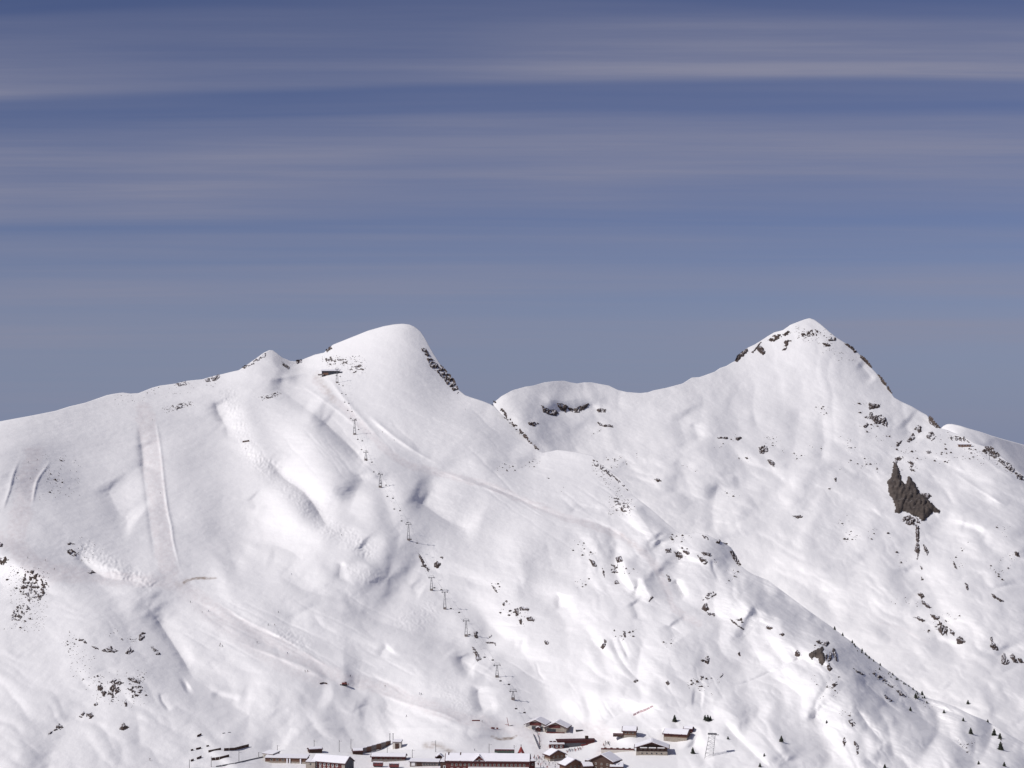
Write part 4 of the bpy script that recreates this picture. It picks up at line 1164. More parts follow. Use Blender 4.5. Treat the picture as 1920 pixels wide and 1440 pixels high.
# ---- loose stones: the larger ones singly, the rest as one scatter
def stone_mesh(seed):
    rnd = random.Random(seed)
    bm = bmesh.new()
    bmesh.ops.create_icosphere(bm, subdivisions=1, radius=1.0)
    a = Vector((rnd.uniform(-1, 1), rnd.uniform(-1, 1), rnd.uniform(-1, 1)))
    for v in bm.verts:
        v.co *= rnd.uniform(0.72, 1.18)
        dd = v.co.dot(a.normalized())
        if dd > 0.55: v.co -= a.normalized() * (dd - 0.55)
        v.co.z *= 0.8
    me = bpy.data.meshes.new("stone")
    bm.to_mesh(me); bm.free()
    me.materials.append(M['rock'])
    return me
STONES = [stone_mesh(100 + i) for i in range(8)]
SMALL = []
def stone(sheet, px, py, wpx, label, group, rnd):
    Y = sheet.depth(px, py)
    r = 0.74 * wpx * Y / F
    o = link("stone", STONES[rnd.randrange(8)])
    p = sheet.point(px, py)
    o.location = p + Vector((0, 0, 0.25 * r))
    o.scale = (r * rnd.uniform(.8, 1.3), r * rnd.uniform(.7, 1.2), r * rnd.uniform(.7, 1.15))
    o.rotation_euler = (rnd.uniform(-.3, .3), rnd.uniform(-.3, .3), rnd.uniform(0, 6.28))
    tag(o, label, "stone", group)

CL = [  # sheet, outline, how many, size range in px, label
    (B, [(1540, 735), (1720, 735), (1720, 830), (1560, 850)], 26, 2.0, 4.5, "small dark stone in the snow of the shoulder under the peak"),
    (B, [(1480, 770), (1560, 760), (1560, 870), (1480, 850)], 14, 1.6, 3.2, "small stone in the fluted snow left of the shoulder"),
    (B, [(1560, 850), (1670, 820), (1660, 940), (1570, 920)], 12, 1.8, 4.0, "small stone in the snow left of the large rock face"),
    (B, [(1680, 790), (1780, 800), (1790, 880), (1700, 860)], 22, 2.0, 4.5, "dark stone on the ridge above the large rock face"),
    (B, [(1700, 850), (1790, 870), (1790, 960), (1730, 930)], 10, 1.6, 3.2, "small stone in the snow right of the large rock face"),
    (B, [(1540, 940), (1700, 960), (1700, 1060), (1550, 1050)], 18, 1.8, 4.2, "small stone in the lower bowl left of the thin rib"),
    (B, [(1720, 1040), (1900, 980), (1910, 1150), (1760, 1130)], 22, 1.8, 4.0, "small stone on the open slope right of the thin rib"),
    (B, [(1690, 1120), (1800, 1140), (1860, 1220), (1760, 1210)], 16, 2.0, 4.5, "small stone along the rock chain on the right slope"),
    (B, [(1240, 830), (1450, 800), (1440, 930), (1260, 940)], 20, 1.6, 3.5, "small stone scattered over the upper bowl"),
    (B, [(990, 790), (1130, 790), (1180, 880), (1060, 850)], 14, 1.6, 3.2, "small stone in the snow below the rounded hump"),
    (B, [(1780, 830), (1860, 850), (1915, 900), (1850, 870)], 12, 1.8, 4.0, "dark stone on the right-hand ridge beside the hut"),
    (A, [(910, 870), (1060, 860), (1130, 870), (1110, 930), (930, 910)], 16, 1.6, 3.2, "small stone on the flat top above the lift line"),
    (A, [(1060, 1030), (1180, 1030), (1180, 1120), (1080, 1110)], 18, 1.8, 3.8, "small stone on the left flank of the bluff"),
    (A, [(1250, 1000), (1390, 1020), (1390, 1090), (1260, 1060)], 24, 2.0, 4.5, "dark stone scattered over the bluff top"),
    (A, [(880, 1080), (1040, 1120), (1050, 1230), (940, 1190)], 14, 2.2, 4.5, "dark stone on the bright slope right of the lift"),
    (A, [(1120, 1180), (1300, 1170), (1300, 1290), (1160, 1280)], 14, 1.8, 3.6, "small stone on the slope above the village"),
    (A, [(1285, 1220), (1380, 1225), (1400, 1300), (1310, 1300)], 18, 2.0, 4.0, "small stone around the bristly dark rock"),
    (A, [(1460, 1200), (1530, 1190), (1540, 1260), (1480, 1250)], 8, 2.0, 4.0, "small stone left of the spur knob"),
    (A, [(1540, 1260), (1620, 1290), (1630, 1400), (1570, 1390)], 16, 1.8, 3.6, "small stone low on the spur near the spear-shaped rock"),
    (A, [(120, 1190), (330, 1180), (330, 1250), (140, 1260)], 16, 1.8, 3.8, "small stone on the left knoll"),
    (A, [(130, 1265), (280, 1255), (270, 1330), (150, 1330)], 22, 1.8, 4.0, "small stone around the dark cluster on the lower left slope"),
    (A, [(30, 1070), (100, 1060), (90, 1180), (20, 1180)], 24, 1.8, 4.2, "small stone in the scree near the left frame edge"),
    (A, [(90, 850), (150, 860), (140, 930), (80, 930)], 12, 1.6, 3.6, "small flat stone right of the left groomed run"),
    (A, [(600, 665), (690, 670), (690, 700), (640, 695)], 12, 1.4, 2.8, "tiny stone on the slope beside the top hut"),
    (A, [(1700, 1330), (1900, 1400), (1900, 1435), (1750, 1400)], 12, 1.8, 3.4, "small stone on the lower right end of the spur"),
]
_r = random.Random(5)
for k_, (sh, poly, n, s0, s1, lb) in enumerate(CL):
    xs = [p[0] for p in poly]; ys = [p[1] for p in poly]
    # stones lie in loose strings and clumps
    seeds = []
    while len(seeds) < max(3, n // 4):
        x, y = _r.uniform(min(xs), max(xs)), _r.uniform(min(ys), max(ys))
        if in_poly(np.array([x]), np.array([y]), poly)[0]: seeds.append((x, y))
    done = 0
    while done < n:
        cx, cy = _r.choice(seeds)
        x, y = cx + _r.gauss(0, 11), cy + _r.gauss(0, 7)
        if sh is A and y < np.interp(x, A.px, A.crest) + 3: continue
        if sh is B and (y < np.interp(x, B.px, B.crest) + 3 or (y > np.interp(x, A.px, A.crest) - 3)): continue
        s = s0 + (s1 - s0) * _r.random() ** 2
        if s > s0 + 0.28 * (s1 - s0) and len([1 for o in COL.objects if o.name.startswith("stone")]) < 290:
            stone(sh, x, y, s, lb, "loose stones: " + lb[:60], _r)
        else:
            SMALL.append((sh, x, y, s))
        SMALL += [(sh, x + _r.gauss(0, 5), y + _r.gauss(0, 4), _r.uniform(0.9, 1.7)) for _ in range(2)]
        done += 1
for sh, poly, n in [(A, [(15, 1060), (95, 1065), (85, 1185), (20, 1180)], 260), (A, [(180, 1260), (275, 1255), (270, 1330), (180, 1320)], 90), (A, [(600, 665), (690, 668), (690, 702), (610, 690)], 60),
                    (A, [(85, 855), (155, 850), (150, 930), (70, 945)], 60), (A, [(125, 1200), (180, 1230), (180, 1280), (130, 1270)], 70), (B, [(1490, 610), (1560, 620), (1560, 650), (1490, 640)], 90),
                    (B, [(1540, 640), (1630, 690), (1600, 690), (1540, 660)], 30), (A, [(1110, 865), (1190, 940), (1170, 950), (1110, 880)], 90), (A, [(1140, 930), (1190, 945), (1190, 970), (1140, 965)], 60),
                    (A, [(300, 765), (365, 750), (365, 760), (310, 775)], 60), (A, [(480, 745), (528, 735), (528, 742), (488, 752)], 40), (A, [(200, 735), (420, 705), (400, 730), (220, 760)], 60),
                    (A, [(1640, 1250), (1760, 1330), (1740, 1330), (1620, 1260)], 60), (B, [(1780, 815), (1920, 890), (1900, 890), (1800, 840)], 80), (A, [(150, 1000), (200, 1030), (170, 1060), (120, 1040)], 40)]:
    xs = [p[0] for p in poly]; ys = [p[1] for p in poly]
    k_ = 0
    while k_ < n:
        x, y = _r.uniform(min(xs), max(xs)), _r.uniform(min(ys), max(ys))
        if not in_poly(np.array([x]), np.array([y]), poly)[0]: continue
        k_ += 1
        cr = np.interp(x, sh.px, sh.crest)
        if y < cr + 2: continue
        SMALL.append((sh, x, y, _r.uniform(0.9, 2.1)))
def scatter_mesh(name, items):
    V, Fc = [], []
    base = [(1, 0, 0), (0, 1, 0), (-1, 0, 0), (0, -1, 0), (0, 0, 1), (0, 0, -1)]
    tri = [(0, 1, 4), (1, 2, 4), (2, 3, 4), (3, 0, 4), (1, 0, 5), (2, 1, 5), (3, 2, 5), (0, 3, 5)]
    for sh, x, y, s in items:
        p = sh.point(x, y); r = 0.6 * s * p.y / F
        k0 = len(V)
        for b_ in base:
            V.append((p.x + b_[0] * r * _r.uniform(.6, 1.5), p.y + b_[1] * r * _r.uniform(.6, 1.3), p.z + b_[2] * r * _r.uniform(.6, 1.2)))
        Fc += [tuple(k0 + i for i in t) for t in tri]
    me = bpy.data.meshes.new(name)
    me.from_pydata(V, [], Fc); me.update()
    o = link(name, me, M['rock'])
    return o
tag(scatter_mesh("gravel_scatter", SMALL), "fine dark scree and stubble poking through the snow all over the slopes", "scree", None, "stuff")
# ------------------------------------------------------------------ mesh builder
class MB:
    def __init__(self):
        self.v, self.f = [], []
    def box(self, cx, cy, cz, sx, sy, sz, rz=0.0):
        """box by centre and full size"""
        k = len(self.v)
        c, s = math.cos(rz), math.sin(rz)
        for dz in (-.5, .5):
            for dx, dy in ((-.5, -.5), (.5, -.5), (.5, .5), (-.5, .5)):
                x, y = dx * sx, dy * sy
                self.v.append((cx + x * c - y * s, cy + x * s + y * c, cz + dz * sz))
        self.f += [tuple(k + i for i in q) for q in ((3, 2, 1, 0), (4, 5, 6, 7), (0, 1, 5, 4), (1, 2, 6, 5), (2, 3, 7, 6), (3, 0, 4, 7))]
        return self
    def bar(self, p0, p1, w, n=5, w1=None):
        p0, p1 = Vector(p0), Vector(p1)
        d = (p1 - p0)
        if d.length < 1e-6: return self
        z = d.normalized()
        x = z.orthogonal().normalized(); y = z.cross(x)
        k = len(self.v)
        for p, ww in ((p0, w), (p1, w if w1 is None else w1)):
            for i in range(n):
                a = 2 * math.pi * i / n
                self.v.append(tuple(p + x * (math.cos(a) * ww / 2) + y * (math.sin(a) * ww / 2)))
        for i in range(n):
            j = (i + 1) % n
            self.f.append((k + i, k + j, k + n + j, k + n + i))
        self.f += [tuple(k + n - 1 - i for i in range(n)), tuple(k + n + i for i in range(n))]
        return self
    def prism(self, prof, axis, a0, a1):
        """extrude a closed profile; axis 'y': profile in (x, z); axis 'x': profile in (y, z)"""
        k = len(self.v); n = len(prof)
        for a in (a0, a1):
            for p, q in prof:
                self.v.append((p, a, q) if axis == 'y' else (a, p, q))
        for i in range(n):
            j = (i + 1) % n
            self.f.append((k + i, k + j, k + n + j, k + n + i))
        self.f += [tuple(k + n - 1 - i for i in range(n)), tuple(k + n + i for i in range(n))]
        return self
    def cone(self, c, r, h, n=12, r1=0.0):
        k = len(self.v)
        for rr, zz in ((r, 0), (max(r1, 0.01), h)):
            for i in range(n):
                a = 2 * math.pi * i / n
                self.v.append((c[0] + rr * math.cos(a), c[1] + rr * math.sin(a), c[2] + zz))
        for i in range(n):
            j = (i + 1) % n
            self.f.append((k + i, k + j, k + n + j, k + n + i))
        self.f += [tuple(k + n - 1 - i for i in range(n)), tuple(k + n + i for i in range(n))]
        return self
    def mesh(self, name):
        me = bpy.data.meshes.new(name)
        me.from_pydata(self.v, [], self.f)
        bm = bmesh.new(); bm.from_mesh(me)
        bmesh.ops.recalc_face_normals(bm, faces=bm.faces)
        bm.to_mesh(me); bm.free()
        return me
    def build(self, name, mat, parent=None):
        return link(name, self.mesh(name), M[mat] if isinstance(mat, str) else mat, parent)

# ------------------------------------------------------------------ chairlift
PYL = [(632, 718, 26), (665, 815, 27), (686, 863, 15), (713, 914, 24), (766, 1013, 30), (809, 1107, 24), (834, 1142, 32), (874, 1193, 29), (932, 1270, 23), (962, 1312, 16)]
PYL_LB = ["topmost lift pylon, standing just below the summit hut", "second lift pylon from the top, on the upper run", "short stubby lift pylon, third from the top",
          "fourth lift pylon from the top, beside a shaded hollow", "tall lift pylon in the middle, above the slanting rock row", "lift pylon just below the slanting rock row",
          "tallest lift pylon, on the bright lower slope", "lift pylon beside the dark upright rock on the lower slope", "last but one lift pylon, above the snow notch", "lowest lift pylon, short, above the lift station"]
base_pts = [A.point(x, y) for x, y, h in PYL]
station_pt = A.point(990, 1366)
top_pt = A.point(618, 699)
line_pts = [top_pt] + base_pts + [station_pt]
def heading(i):
    d = line_pts[i + 2] - line_pts[i]
    return math.atan2(d.y, d.x)
cable_l, cable_r = [], []
for i, ((x, y, hp), bp) in enumerate(zip(PYL, base_pts)):
    H = hp * bp.y / F
    hd = heading(i)
    sx = Vector((math.sin(hd), -math.cos(hd), 0))        # across the line
    if sx.x < 0: sx = -sx
    along = Vector((math.cos(hd), math.sin(hd), 0))
    root = empty("lift_pylon", bp)
    tag(root, PYL_LB[i], "lift pylon", "pylons of the chairlift up the mountain")
    k = 1.0 if bp.y < 2300 else 1.25
    MB().box(0, 0, 0.5 * k, 2.6 * k, 2.6 * k, 2.4 * k).build("footing", 'concrete', root)
    for s_ in (-1, 1):
        p0 = sx * (s_ * 1.35 * k); p1 = sx * (s_ * 0.30) + Vector((0, 0, H))
        MB().bar(p0 + Vector((0, 0, 0.3)), p1, 0.60 * k, 6, 0.42 * k).build("leg", 'steel', root)
    br = MB()
    for q in (0.3, 0.55, 0.78):
        w_ = 1.35 * k + (0.30 - 1.35 * k) * q
        br.bar(sx * (-w_) + Vector((0, 0, H * q)), sx * w_ + Vector((0, 0, H * q)), 0.22 * k)
    br.build("brace", 'steel', root)
    MB().bar(sx * -2.9 + Vector((0, 0, H)), sx * 2.9 + Vector((0, 0, H)), 0.55 * k).build("crossarm", 'steel', root)
    for s_ in (-1, 1):
        c = sx * (s_ * 2.6) + Vector((0, 0, H - 0.3))
        m = MB().bar(c - along * 1.8, c + along * 1.8, 0.62 * k)
        m.bar(c, c + Vector((0, 0, 1.5)), 0.25 * k)
        m.build("sheave_train", 'steel_dark', root)
    MB().bar(sx * -2.6 + Vector((0, 0, H)), sx * -2.2 + Vector((0, 0, H + 1.8)), 0.2).bar(sx * -2.2 + Vector((0, 0, H + 1.8)), sx * 2.2 + Vector((0, 0, H + 1.8)), 0.2).bar(
        sx * 2.6 + Vector((0, 0, H)), sx * 2.2 + Vector((0, 0, H + 1.8)), 0.2).build("service_frame", 'steel', root)
    cable_l.append(bp + sx * -2.6 + Vector((0, 0, H - 0.6)))
    cable_r.append(bp + sx * 2.6 + Vector((0, 0, H - 0.6)))
off = Vector((2.6, 0.8, 0))
for cb, sg, side in ((cable_l, -1, "left-hand, uphill"), (cable_r, 1, "right-hand, downhill")):
    cb.insert(0, top_pt + off * sg + Vector((0, 0, 5.0)))
    cb.append(station_pt + off * sg + Vector((0, 0, 5.5)))
def cable_at(cb, i, t):
    a, b = cb[i], cb[i + 1]
    L = (b - a).length
    p = a.lerp(b, t)
    p.z -= 4 * t * (1 - t) * L * 0.012
    return p
for cb, nm in ((cable_l, "thin left-hand haul rope of the chairlift"), (cable_r, "thin right-hand haul rope of the chairlift")):
    m = MB()
    for i in range(len(cb) - 1):
        n = 8
        for q in range(n):
            m.bar(cable_at(cb, i, q / n), cable_at(cb, i, (q + 1) / n), 0.05, 4)
    tag(m.build("haul_rope", 'steel_dark'), nm, "cable")
# chairs
def make_chair_meshes():
    hang = MB().bar((0, 0, 0), (0, 0.35, -1.2), 0.12).bar((0, 0.35, -1.2), (0, 0, -2.4), 0.12).bar((-1.0, 0, -2.35), (1.0, 0, -2.35), 0.12).mesh("hanger")
    seat = MB().box(0, -0.25, -3.25, 2.1, 0.65, 0.16).mesh("seat")
    back = MB().box(0, 0.12, -2.85, 2.1, 0.14, 0.75).mesh("backrest")
    side = MB().bar((0, 0, -2.35), (0, 0.1, -3.2), 0.10).bar((0, 0.1, -3.2), (0, -0.5, -3.2), 0.10).mesh("side_frame")
    return hang, seat, back, side
HANG, SEAT, BACK, SIDE = make_chair_meshes()
HANG.materials.append(M['steel']); SEAT.materials.append(M['steel_dark']); BACK.materials.append(M['dark_wood']); SIDE.materials.append(M['steel'])
spans = ["above the topmost pylon", "between the two topmost pylons", "above the stubby third pylon", "between the third and fourth pylons", "above the tall middle pylon",
         "beside the slanting rock row", "above the tallest pylon", "below the tallest pylon", "above the last but one pylon", "above the lowest pylon", "just above the lift station"]
for cb, sname in ((cable_l, "left"), (cable_r, "right")):
    for i in range(len(cb) - 1):
        L = (cb[i + 1] - cb[i]).length
        n = max(1, int(round(L / 62.0)))
        for q in range(n):
            t = (q + (0.42 if sname == "left" else 0.56)) / n
            p = cable_at(cb, i, t)
            d = cb[i + 1] - cb[i]
            root = empty("lift_chair", p, math.atan2(d.y, d.x) + math.pi / 2)
            for nm, me in (("hanger", HANG), ("seat", SEAT), ("backrest", BACK)):
                link(nm, me, None, root)
            for sx_ in (-0.95, 0.95):
                o = link("side_frame", SIDE, None, root); o.location = (sx_, 0, 0)
            tag(root, "empty dark lift chair on the %s rope, %s" % (sname, spans[i]), "lift chair", "chairs on the %s rope, %s" % (sname, spans[i]))
# ------------------------------------------------------------------ buildings
def house(px, py, L, D, wall_h, roof_h, label, cat="chalet", yaw=0.0, ridge='x', wall='brown_wood', base=None, base_h=0.0, roof='roof_snow', trim='roof_trim',
          over=0.9, win=None, snow=0.45, chimney=None, name="chalet", z_off=0.0, door=None, split=None):
    """a house whose front (towards the viewer at yaw 0) is centred on the given ground pixel; L along the front, D deep"""
    g = A.point(px, py)
    root = empty(name, g + Vector((0, 0, z_off)), R(yaw))
    # local frame: front wall at y = 0, house extends to +y
    low = -4.0
    if base:
        MB().box(0, D / 2, (base_h + low) / 2, L + 0.3, D + 0.3, base_h - low).build("plinth", base, root)
    b0 = base_h if base else low
    x0, x1 = -L / 2, L / 2
    ov = over
    if ridge == 'x':
        prof = [(0, b0), (D, b0), (D, wall_h), (D / 2, wall_h + roof_h), (0, wall_h)]
        MB().prism(prof, 'x', x0, x1).build("wall", wall, root)
        sl = roof_h / (D / 2)
        for s_, nm in ((-1, "roof_slope"), (1, "roof_slope")):
            ya, za = D / 2, wall_h + roof_h
            yb = D / 2 + s_ * (D / 2 + ov); zb = wall_h - ov * sl
            pr = [(ya, za + 0.02), (yb, zb + 0.02), (yb, zb + 0.42), (ya, za + 0.42)]
            rf = MB().prism(pr, 'x', x0 - ov, x1 + ov).build(nm, trim, root)
            if snow:
                e = 0.5
                yb2 = yb - s_ * e; zb2 = zb + e * sl
                pr = [(ya, za + 0.425), (yb2, zb2 + 0.425), (yb2, zb2 + 0.425 + snow * 0.8), (ya + s_ * 0.5, za + 0.425 + snow), (ya, za + 0.425 + snow * .95)]
                MB().prism(pr, 'x', x0 - ov + 0.5, x1 + ov - 0.5).build("snow_cover", roof, rf)
    elif ridge == 'y':
        prof = [(x0, b0), (x1, b0), (x1, wall_h), (0, wall_h + roof_h), (x0, wall_h)]
        MB().prism(prof, 'y', 0, D).build("wall", wall, root)
        sl = roof_h / (L / 2)
        for s_ in (-1, 1):
            xb = s_ * (L / 2 + ov); zb = wall_h - ov * sl
            pr = [(0, wall_h + roof_h + 0.02), (xb, zb + 0.02), (xb, zb + 0.42), (0, wall_h + roof_h + 0.42)]
            rf = MB().prism(pr, 'y', -ov, D + ov).build("roof_slope", trim, root)
            if snow:
                e = 0.5; xb2 = xb - s_ * e; zb2 = zb + e * sl + .15
                za = wall_h + roof_h + 0.425
                pr = [(0, za), (xb2, zb2 + 0.275), (xb2, zb2 + 0.275 + snow * .8), (s_ * 0.5, za + snow), (0, za + snow * .95)]
                MB().prism(pr, 'y', -ov + 0.6, D + ov - 0.4).build("snow_cover", roof, rf)
    else:   # shed / flat roof rising to the back
        prof = [(0, b0), (D, b0), (D, wall_h + roof_h), (0, wall_h)]
        MB().prism(prof, 'x', x0, x1).build("wall", wall, root)
        sl = roof_h / D
        pr = [(-ov, wall_h - ov * sl + .02), (D + ov, wall_h + roof_h + ov * sl + .02), (D + ov, wall_h + roof_h + ov * sl + .27), (-ov, wall_h - ov * sl + .27)]
        rf = MB().prism(pr, 'x', x0 - ov, x1 + ov).build("roof_slope", trim, root)
        if snow:
            pr = [(-ov + .2, wall_h - ov * sl + .28), (D + ov - .2, wall_h + roof_h + ov * sl + .28), (D + ov - .2, wall_h + roof_h + ov * sl + .28 + snow), (-ov + .2, wall_h - ov * sl + .28 + snow * .8)]
            MB().prism(pr, 'x', x0 - ov + .2, x1 + ov - .2).build("snow_cover", roof, rf)
    # windows: (n, z, w, h, frame material, x range)
    for wn_ in (win or []):
        n, z, w, h, fr, xa, xb = wn_
        for i in range(n):
            x = xa + (xb - xa) * ((i + 0.5) / n)
            f = MB().box(0, 0, 0, w + 0.35, 0.10, h + 0.35).build("window", fr, root)
            f.location = (x, -0.055 - (0.16 if base and z < base_h else 0), z)
            MB().box(0, -0.07, 0, w * 0.82, 0.05, h * 0.86).build("pane", 'glass', f)
    if door:
        x, w, h = door
        d_ = MB().box(0, 0, h / 2, w, 0.12, h).build("door", 'dark_wood', root)
        d_.location = (x, -0.24, 0)
    if chimney:
        x, y, h = chimney
        c = MB().box(0, 0, 0, 0.9, 0.9, h).build("chimney", 'concrete', root)
        c.location = (x, y, wall_h + roof_h * 0.6 + h / 2)
        MB().box(0, 0, h / 2 + 0.12, 1.15, 1.15, 0.22).build("chimney_cap", 'roof_snow', c)
    tag(root, label, cat)
    return root
def add_box(root, name, mat, c, s, rz=0.0):
    o = MB().box(0, 0, 0, *s).build(name, mat, root)
    o.location = c; o.rotation_euler = (0, 0, rz)
    return o
PXM = 0.40     # metres per photo pixel at the pass

# long low building at the left
h_ = house(536, 1431, 31, 9, 3.6, 0.9, "long low brown building with flat snowy roof at the left of the station", "building", yaw=-6, ridge='shed', wall='brown_wood', base='stone', base_h=1.2,
           win=[(3, 2.4, 1.6, 1.2, 'stone', -13, 0)], name="station_annex", over=.6)
for x in (-1.0, 1.0, 9.0):
    add_box(h_, "snow_pillar", 'roof_snow', (x + 2, -0.35, 1.4), (0.9, 0.6, 4.2))
h_ = house(502, 1424, 9.5, 8, 4.0, 0.9, "small pale plaster wing with three dark windows at the left building end", "building", yaw=-32, ridge='shed', wall='plaster', win=[(3, 2.4, 1.0, 1.1, 'plaster', -3.8, 3.4)], name="plaster_wing", over=.5)
# red gabled building
h_ = house(616, 1446, 27, 13, 6.3, 3.6, "red building with one row of white windows and a snowy gable roof", "building", yaw=-24, ridge='x', wall='red_wood', base='stone', base_h=0.6,
           win=[(6, 4.6, 1.3, 1.7, 'white_paint', -12, 8.5), (6, 1.9, 1.3, 1.6, 'white_paint', -12, 8.5)], name="red_house", chimney=(-8, 8, 1.6))
add_box(h_, "stone_corner", 'stone', (12.2, -0.08, 2.6), (2.6, 0.35, 7.0))
gp_ = MB().prism([(0.05, -4), (12.95, -4), (12.95, 6.2), (6.5, 9.7), (0.05, 6.2)], 'x', 0, 0.22).build("gable_cladding", 'slate', h_)
gp_.location = (13.52, 0, 0)
house(582, 1443, 7, 9, 5.4, 1.2, "tan stone block joined to the left end of the red gabled building", "building", yaw=-14, ridge='shed', wall='stone', win=[(1, 4.0, 1.2, 1.5, 'stone', -1.5, 1.5)], name="stone_block", over=.4)
house(592, 1412, 10, 5, 2.6, 1.0, "small dark roofed hut behind the red gabled building", "hut", yaw=20, ridge='x', wall='dark_wood', name="tool_hut", over=.6)
# avalanche gallery wall climbing to a cabin
a0, a1 = A.point(668, 1413), A.point(732, 1395)
d = a1 - a0; Lw = d.length
g = empty("retaining_wall", a0, math.atan2(d.y, d.x))
for i in range(7):
    add_box(g, "wall_panel", 'concrete' if i % 2 else 'brown_wood', (Lw * (i + .5) / 7, 0, d.z * (i + .5) / 7 + 0.6), (Lw / 7 - 0.12, 0.9, 4.4))
for i in range(7):
    add_box(g, "snow_cap", 'roof_snow', (Lw * (i + .5) / 7, 0.1, d.z * (i + .5) / 7 + 2.96), (Lw / 7 - 0.12, 1.3, 0.3))
tag(g, "brown retaining wall climbing behind the tracks to a small cabin", "wall")
house(744, 1404, 6.5, 5, 5.0, 0.8, "small square cabin with snow cap at the top of the retaining wall", "cabin", yaw=-8, ridge='shed', wall='plaster', door=(0.2, 3.0, 4.2), name="winch_cabin", over=.4)
house(671, 1415, 7.5, 4, 2.6, 1.4, "little snow-capped hut at the lower end of the retaining wall", "hut", yaw=10, ridge='x', wall='dark_wood', name="signal_hut", over=.6)
# platform roofs and sheds between the two big station buildings
h_ = house(728, 1428, 25, 8, 3.4, 1.5, "long red-brown platform shed with a thin snowy roof", "shed", yaw=-4, ridge='x', wall='red_wood', base='concrete', base_h=1.6,
           win=[(6, 2.3, 1.6, 1.0, 'brown_wood', -11, 11)], name="platform_shed")
h_ = house(795, 1437, 21, 7, 3.2, 0.6, "grey platform shelter with flat snowy roof beside the main station", "shelter", yaw=-7, ridge='shed', wall='concrete', base=None,
           win=[(5, 1.6, 1.2, 1.5, 'concrete', -1, 9)], name="platform_shelter", over=.8)
add_box(h_, "timetable_board", 'white_paint', (-8.0, -0.12, 1.6), (2.6, 0.2, 2.4))
add_box(h_, "passage", 'dark_wood', (-3.6, -0.06, 1.4), (4.0, 0.15, 2.6))
house(824, 1431, 5.5, 6, 4.0, 1.8, "narrow dark wooden hut tucked against the main station", "hut", yaw=0, ridge='y', wall='dark_wood', name="narrow_hut", over=.6)
# the main station
h_ = house(914, 1450, 60, 13, 8.6, 4.0, "long dark red station building with a snowy roof and a centre gable", "station", yaw=-3, ridge='x', wall='red_wood', base='stone', base_h=0.8,
           win=[(18, 6.0, 1.1, 1.5, 'stone', -27, 28), (4, 2.6, 1.6, 2.0, 'white_paint', -28, -10)], name="station_building", chimney=(14, 8, 1.8))
pw = MB().prism([(-4.2, 8.3), (4.2, 8.3), (0, 12.4)], 'y', -0.35, 6).build("centre_gable", 'red_wood', h_)
pw.location = (-6, 0, 0)
f_ = MB().box(0, 0, 0, 1.5, .12, 1.7).build("gable_window", 'stone', pw); f_.location = (0, -0.42, 9.4)
MB().box(0, -.08, 0, 1.1, .06, 1.3).build("pane", 'glass', f_)
for s_ in (-1, 1):
    rf = MB().prism([(0, 12.45), (s_ * 5.2, 7.6), (s_ * 5.2, 7.85), (0, 12.72)], 'y', -1.0, 6.2).build("gable_roof", 'roof_trim', h_)
    rf.location = (-6, 0, 0)
    MB().prism([(0, 12.74), (s_ * 5.0, 8.02), (s_ * 5.0, 8.35), (0, 13.15)], 'y', -0.8, 6.1).build("snow_cover", 'roof_snow', rf)
add_box(h_, "porch_roof", 'roof_trim', (8, -1.9, 4.05), (44, 3.6, 0.25))
add_box(h_, "porch_snow", 'roof_snow', (8, -1.9, 4.45), (43.6, 3.4, 0.50))
for i in range(9):
    add_box(h_, "porch_post", 'dark_wood', (-12.5 + i * 5.1, -3.5, 1.0), (0.3, 0.3, 5.9))
for x in (-19.8, -28.4):
    pr = MB().prism([(-0.9, 7.68), (6.5, 12.95), (13.9, 7.68), (13.9, 7.95), (6.5, 13.9), (-0.9, 8.6)], 'x', x - .45, x + .45).build("fire_parapet", 'dark_wood', h_)
h_ = house(992, 1447, 9, 12, 7.4, 1.6, "rounded low end wing at the right of the main station", "building", yaw=14, ridge='shed', wall='red_wood', base='stone', base_h=.8, win=[(3, 5.2, 1.1, 1.3, 'stone', -4, 4)], name="end_wing", over=.6)
house(832, 1446, 5, 10, 6.6, 1.2, "short left end wing of the main station with snow-covered steps", "building", yaw=-10, ridge='shed', wall='dark_wood', win=[(1, 3.0, 1.4, 1.8, 'white_paint', -1, 2)], name="end_porch", over=.5)
# parked railway carriages
def wagon(px, py, L, label, body='train_red', low='train_green', yaw=-4.0, n=6):
    g = A.point(px, py)
    r = empty("railway_carriage", g, R(yaw))
    add_box(r, "underframe", 'rubber', (0, 0, 0.7), (L - .6, 2.2, 0.5))
    add_box(r, "body_lower", low, (0, 0, 1.6), (L, 2.7, 1.3))
    add_box(r, "body_upper", body, (0, 0, 2.85), (L, 2.7, 1.2))
    add_box(r, "roof", 'roof_snow', (0, 0, 3.65), (L + .1, 2.5, 0.4))
    for i in range(n):
        x = -L / 2 + L * (i + .5) / n
        add_box(r, "window", 'glass', (x, -1.37, 2.8), (L / n * .62, 0.06, 0.75))
    for x in (-L * .34, L * .34):
        w_ = MB().bar((0, -1.0, 0), (0, 1.0, 0), 0.8, 10).build("wheelset", 'rubber', r); w_.location = (x, 0, 0.38)
    tag(r, label, "railway carriage")
    return r
wagon(946, 1413, 15, "red and dark green railway carriage standing behind the main station")
wagon(709, 1438, 7.2, "short dark red rail wagon on the front track, left of two", 'train_red', 'train_red', -6, 3)
wagon(739, 1440, 7.0, "short dark red rail wagon on the front track, right of two", 'train_red', 'train_red', -6, 3)
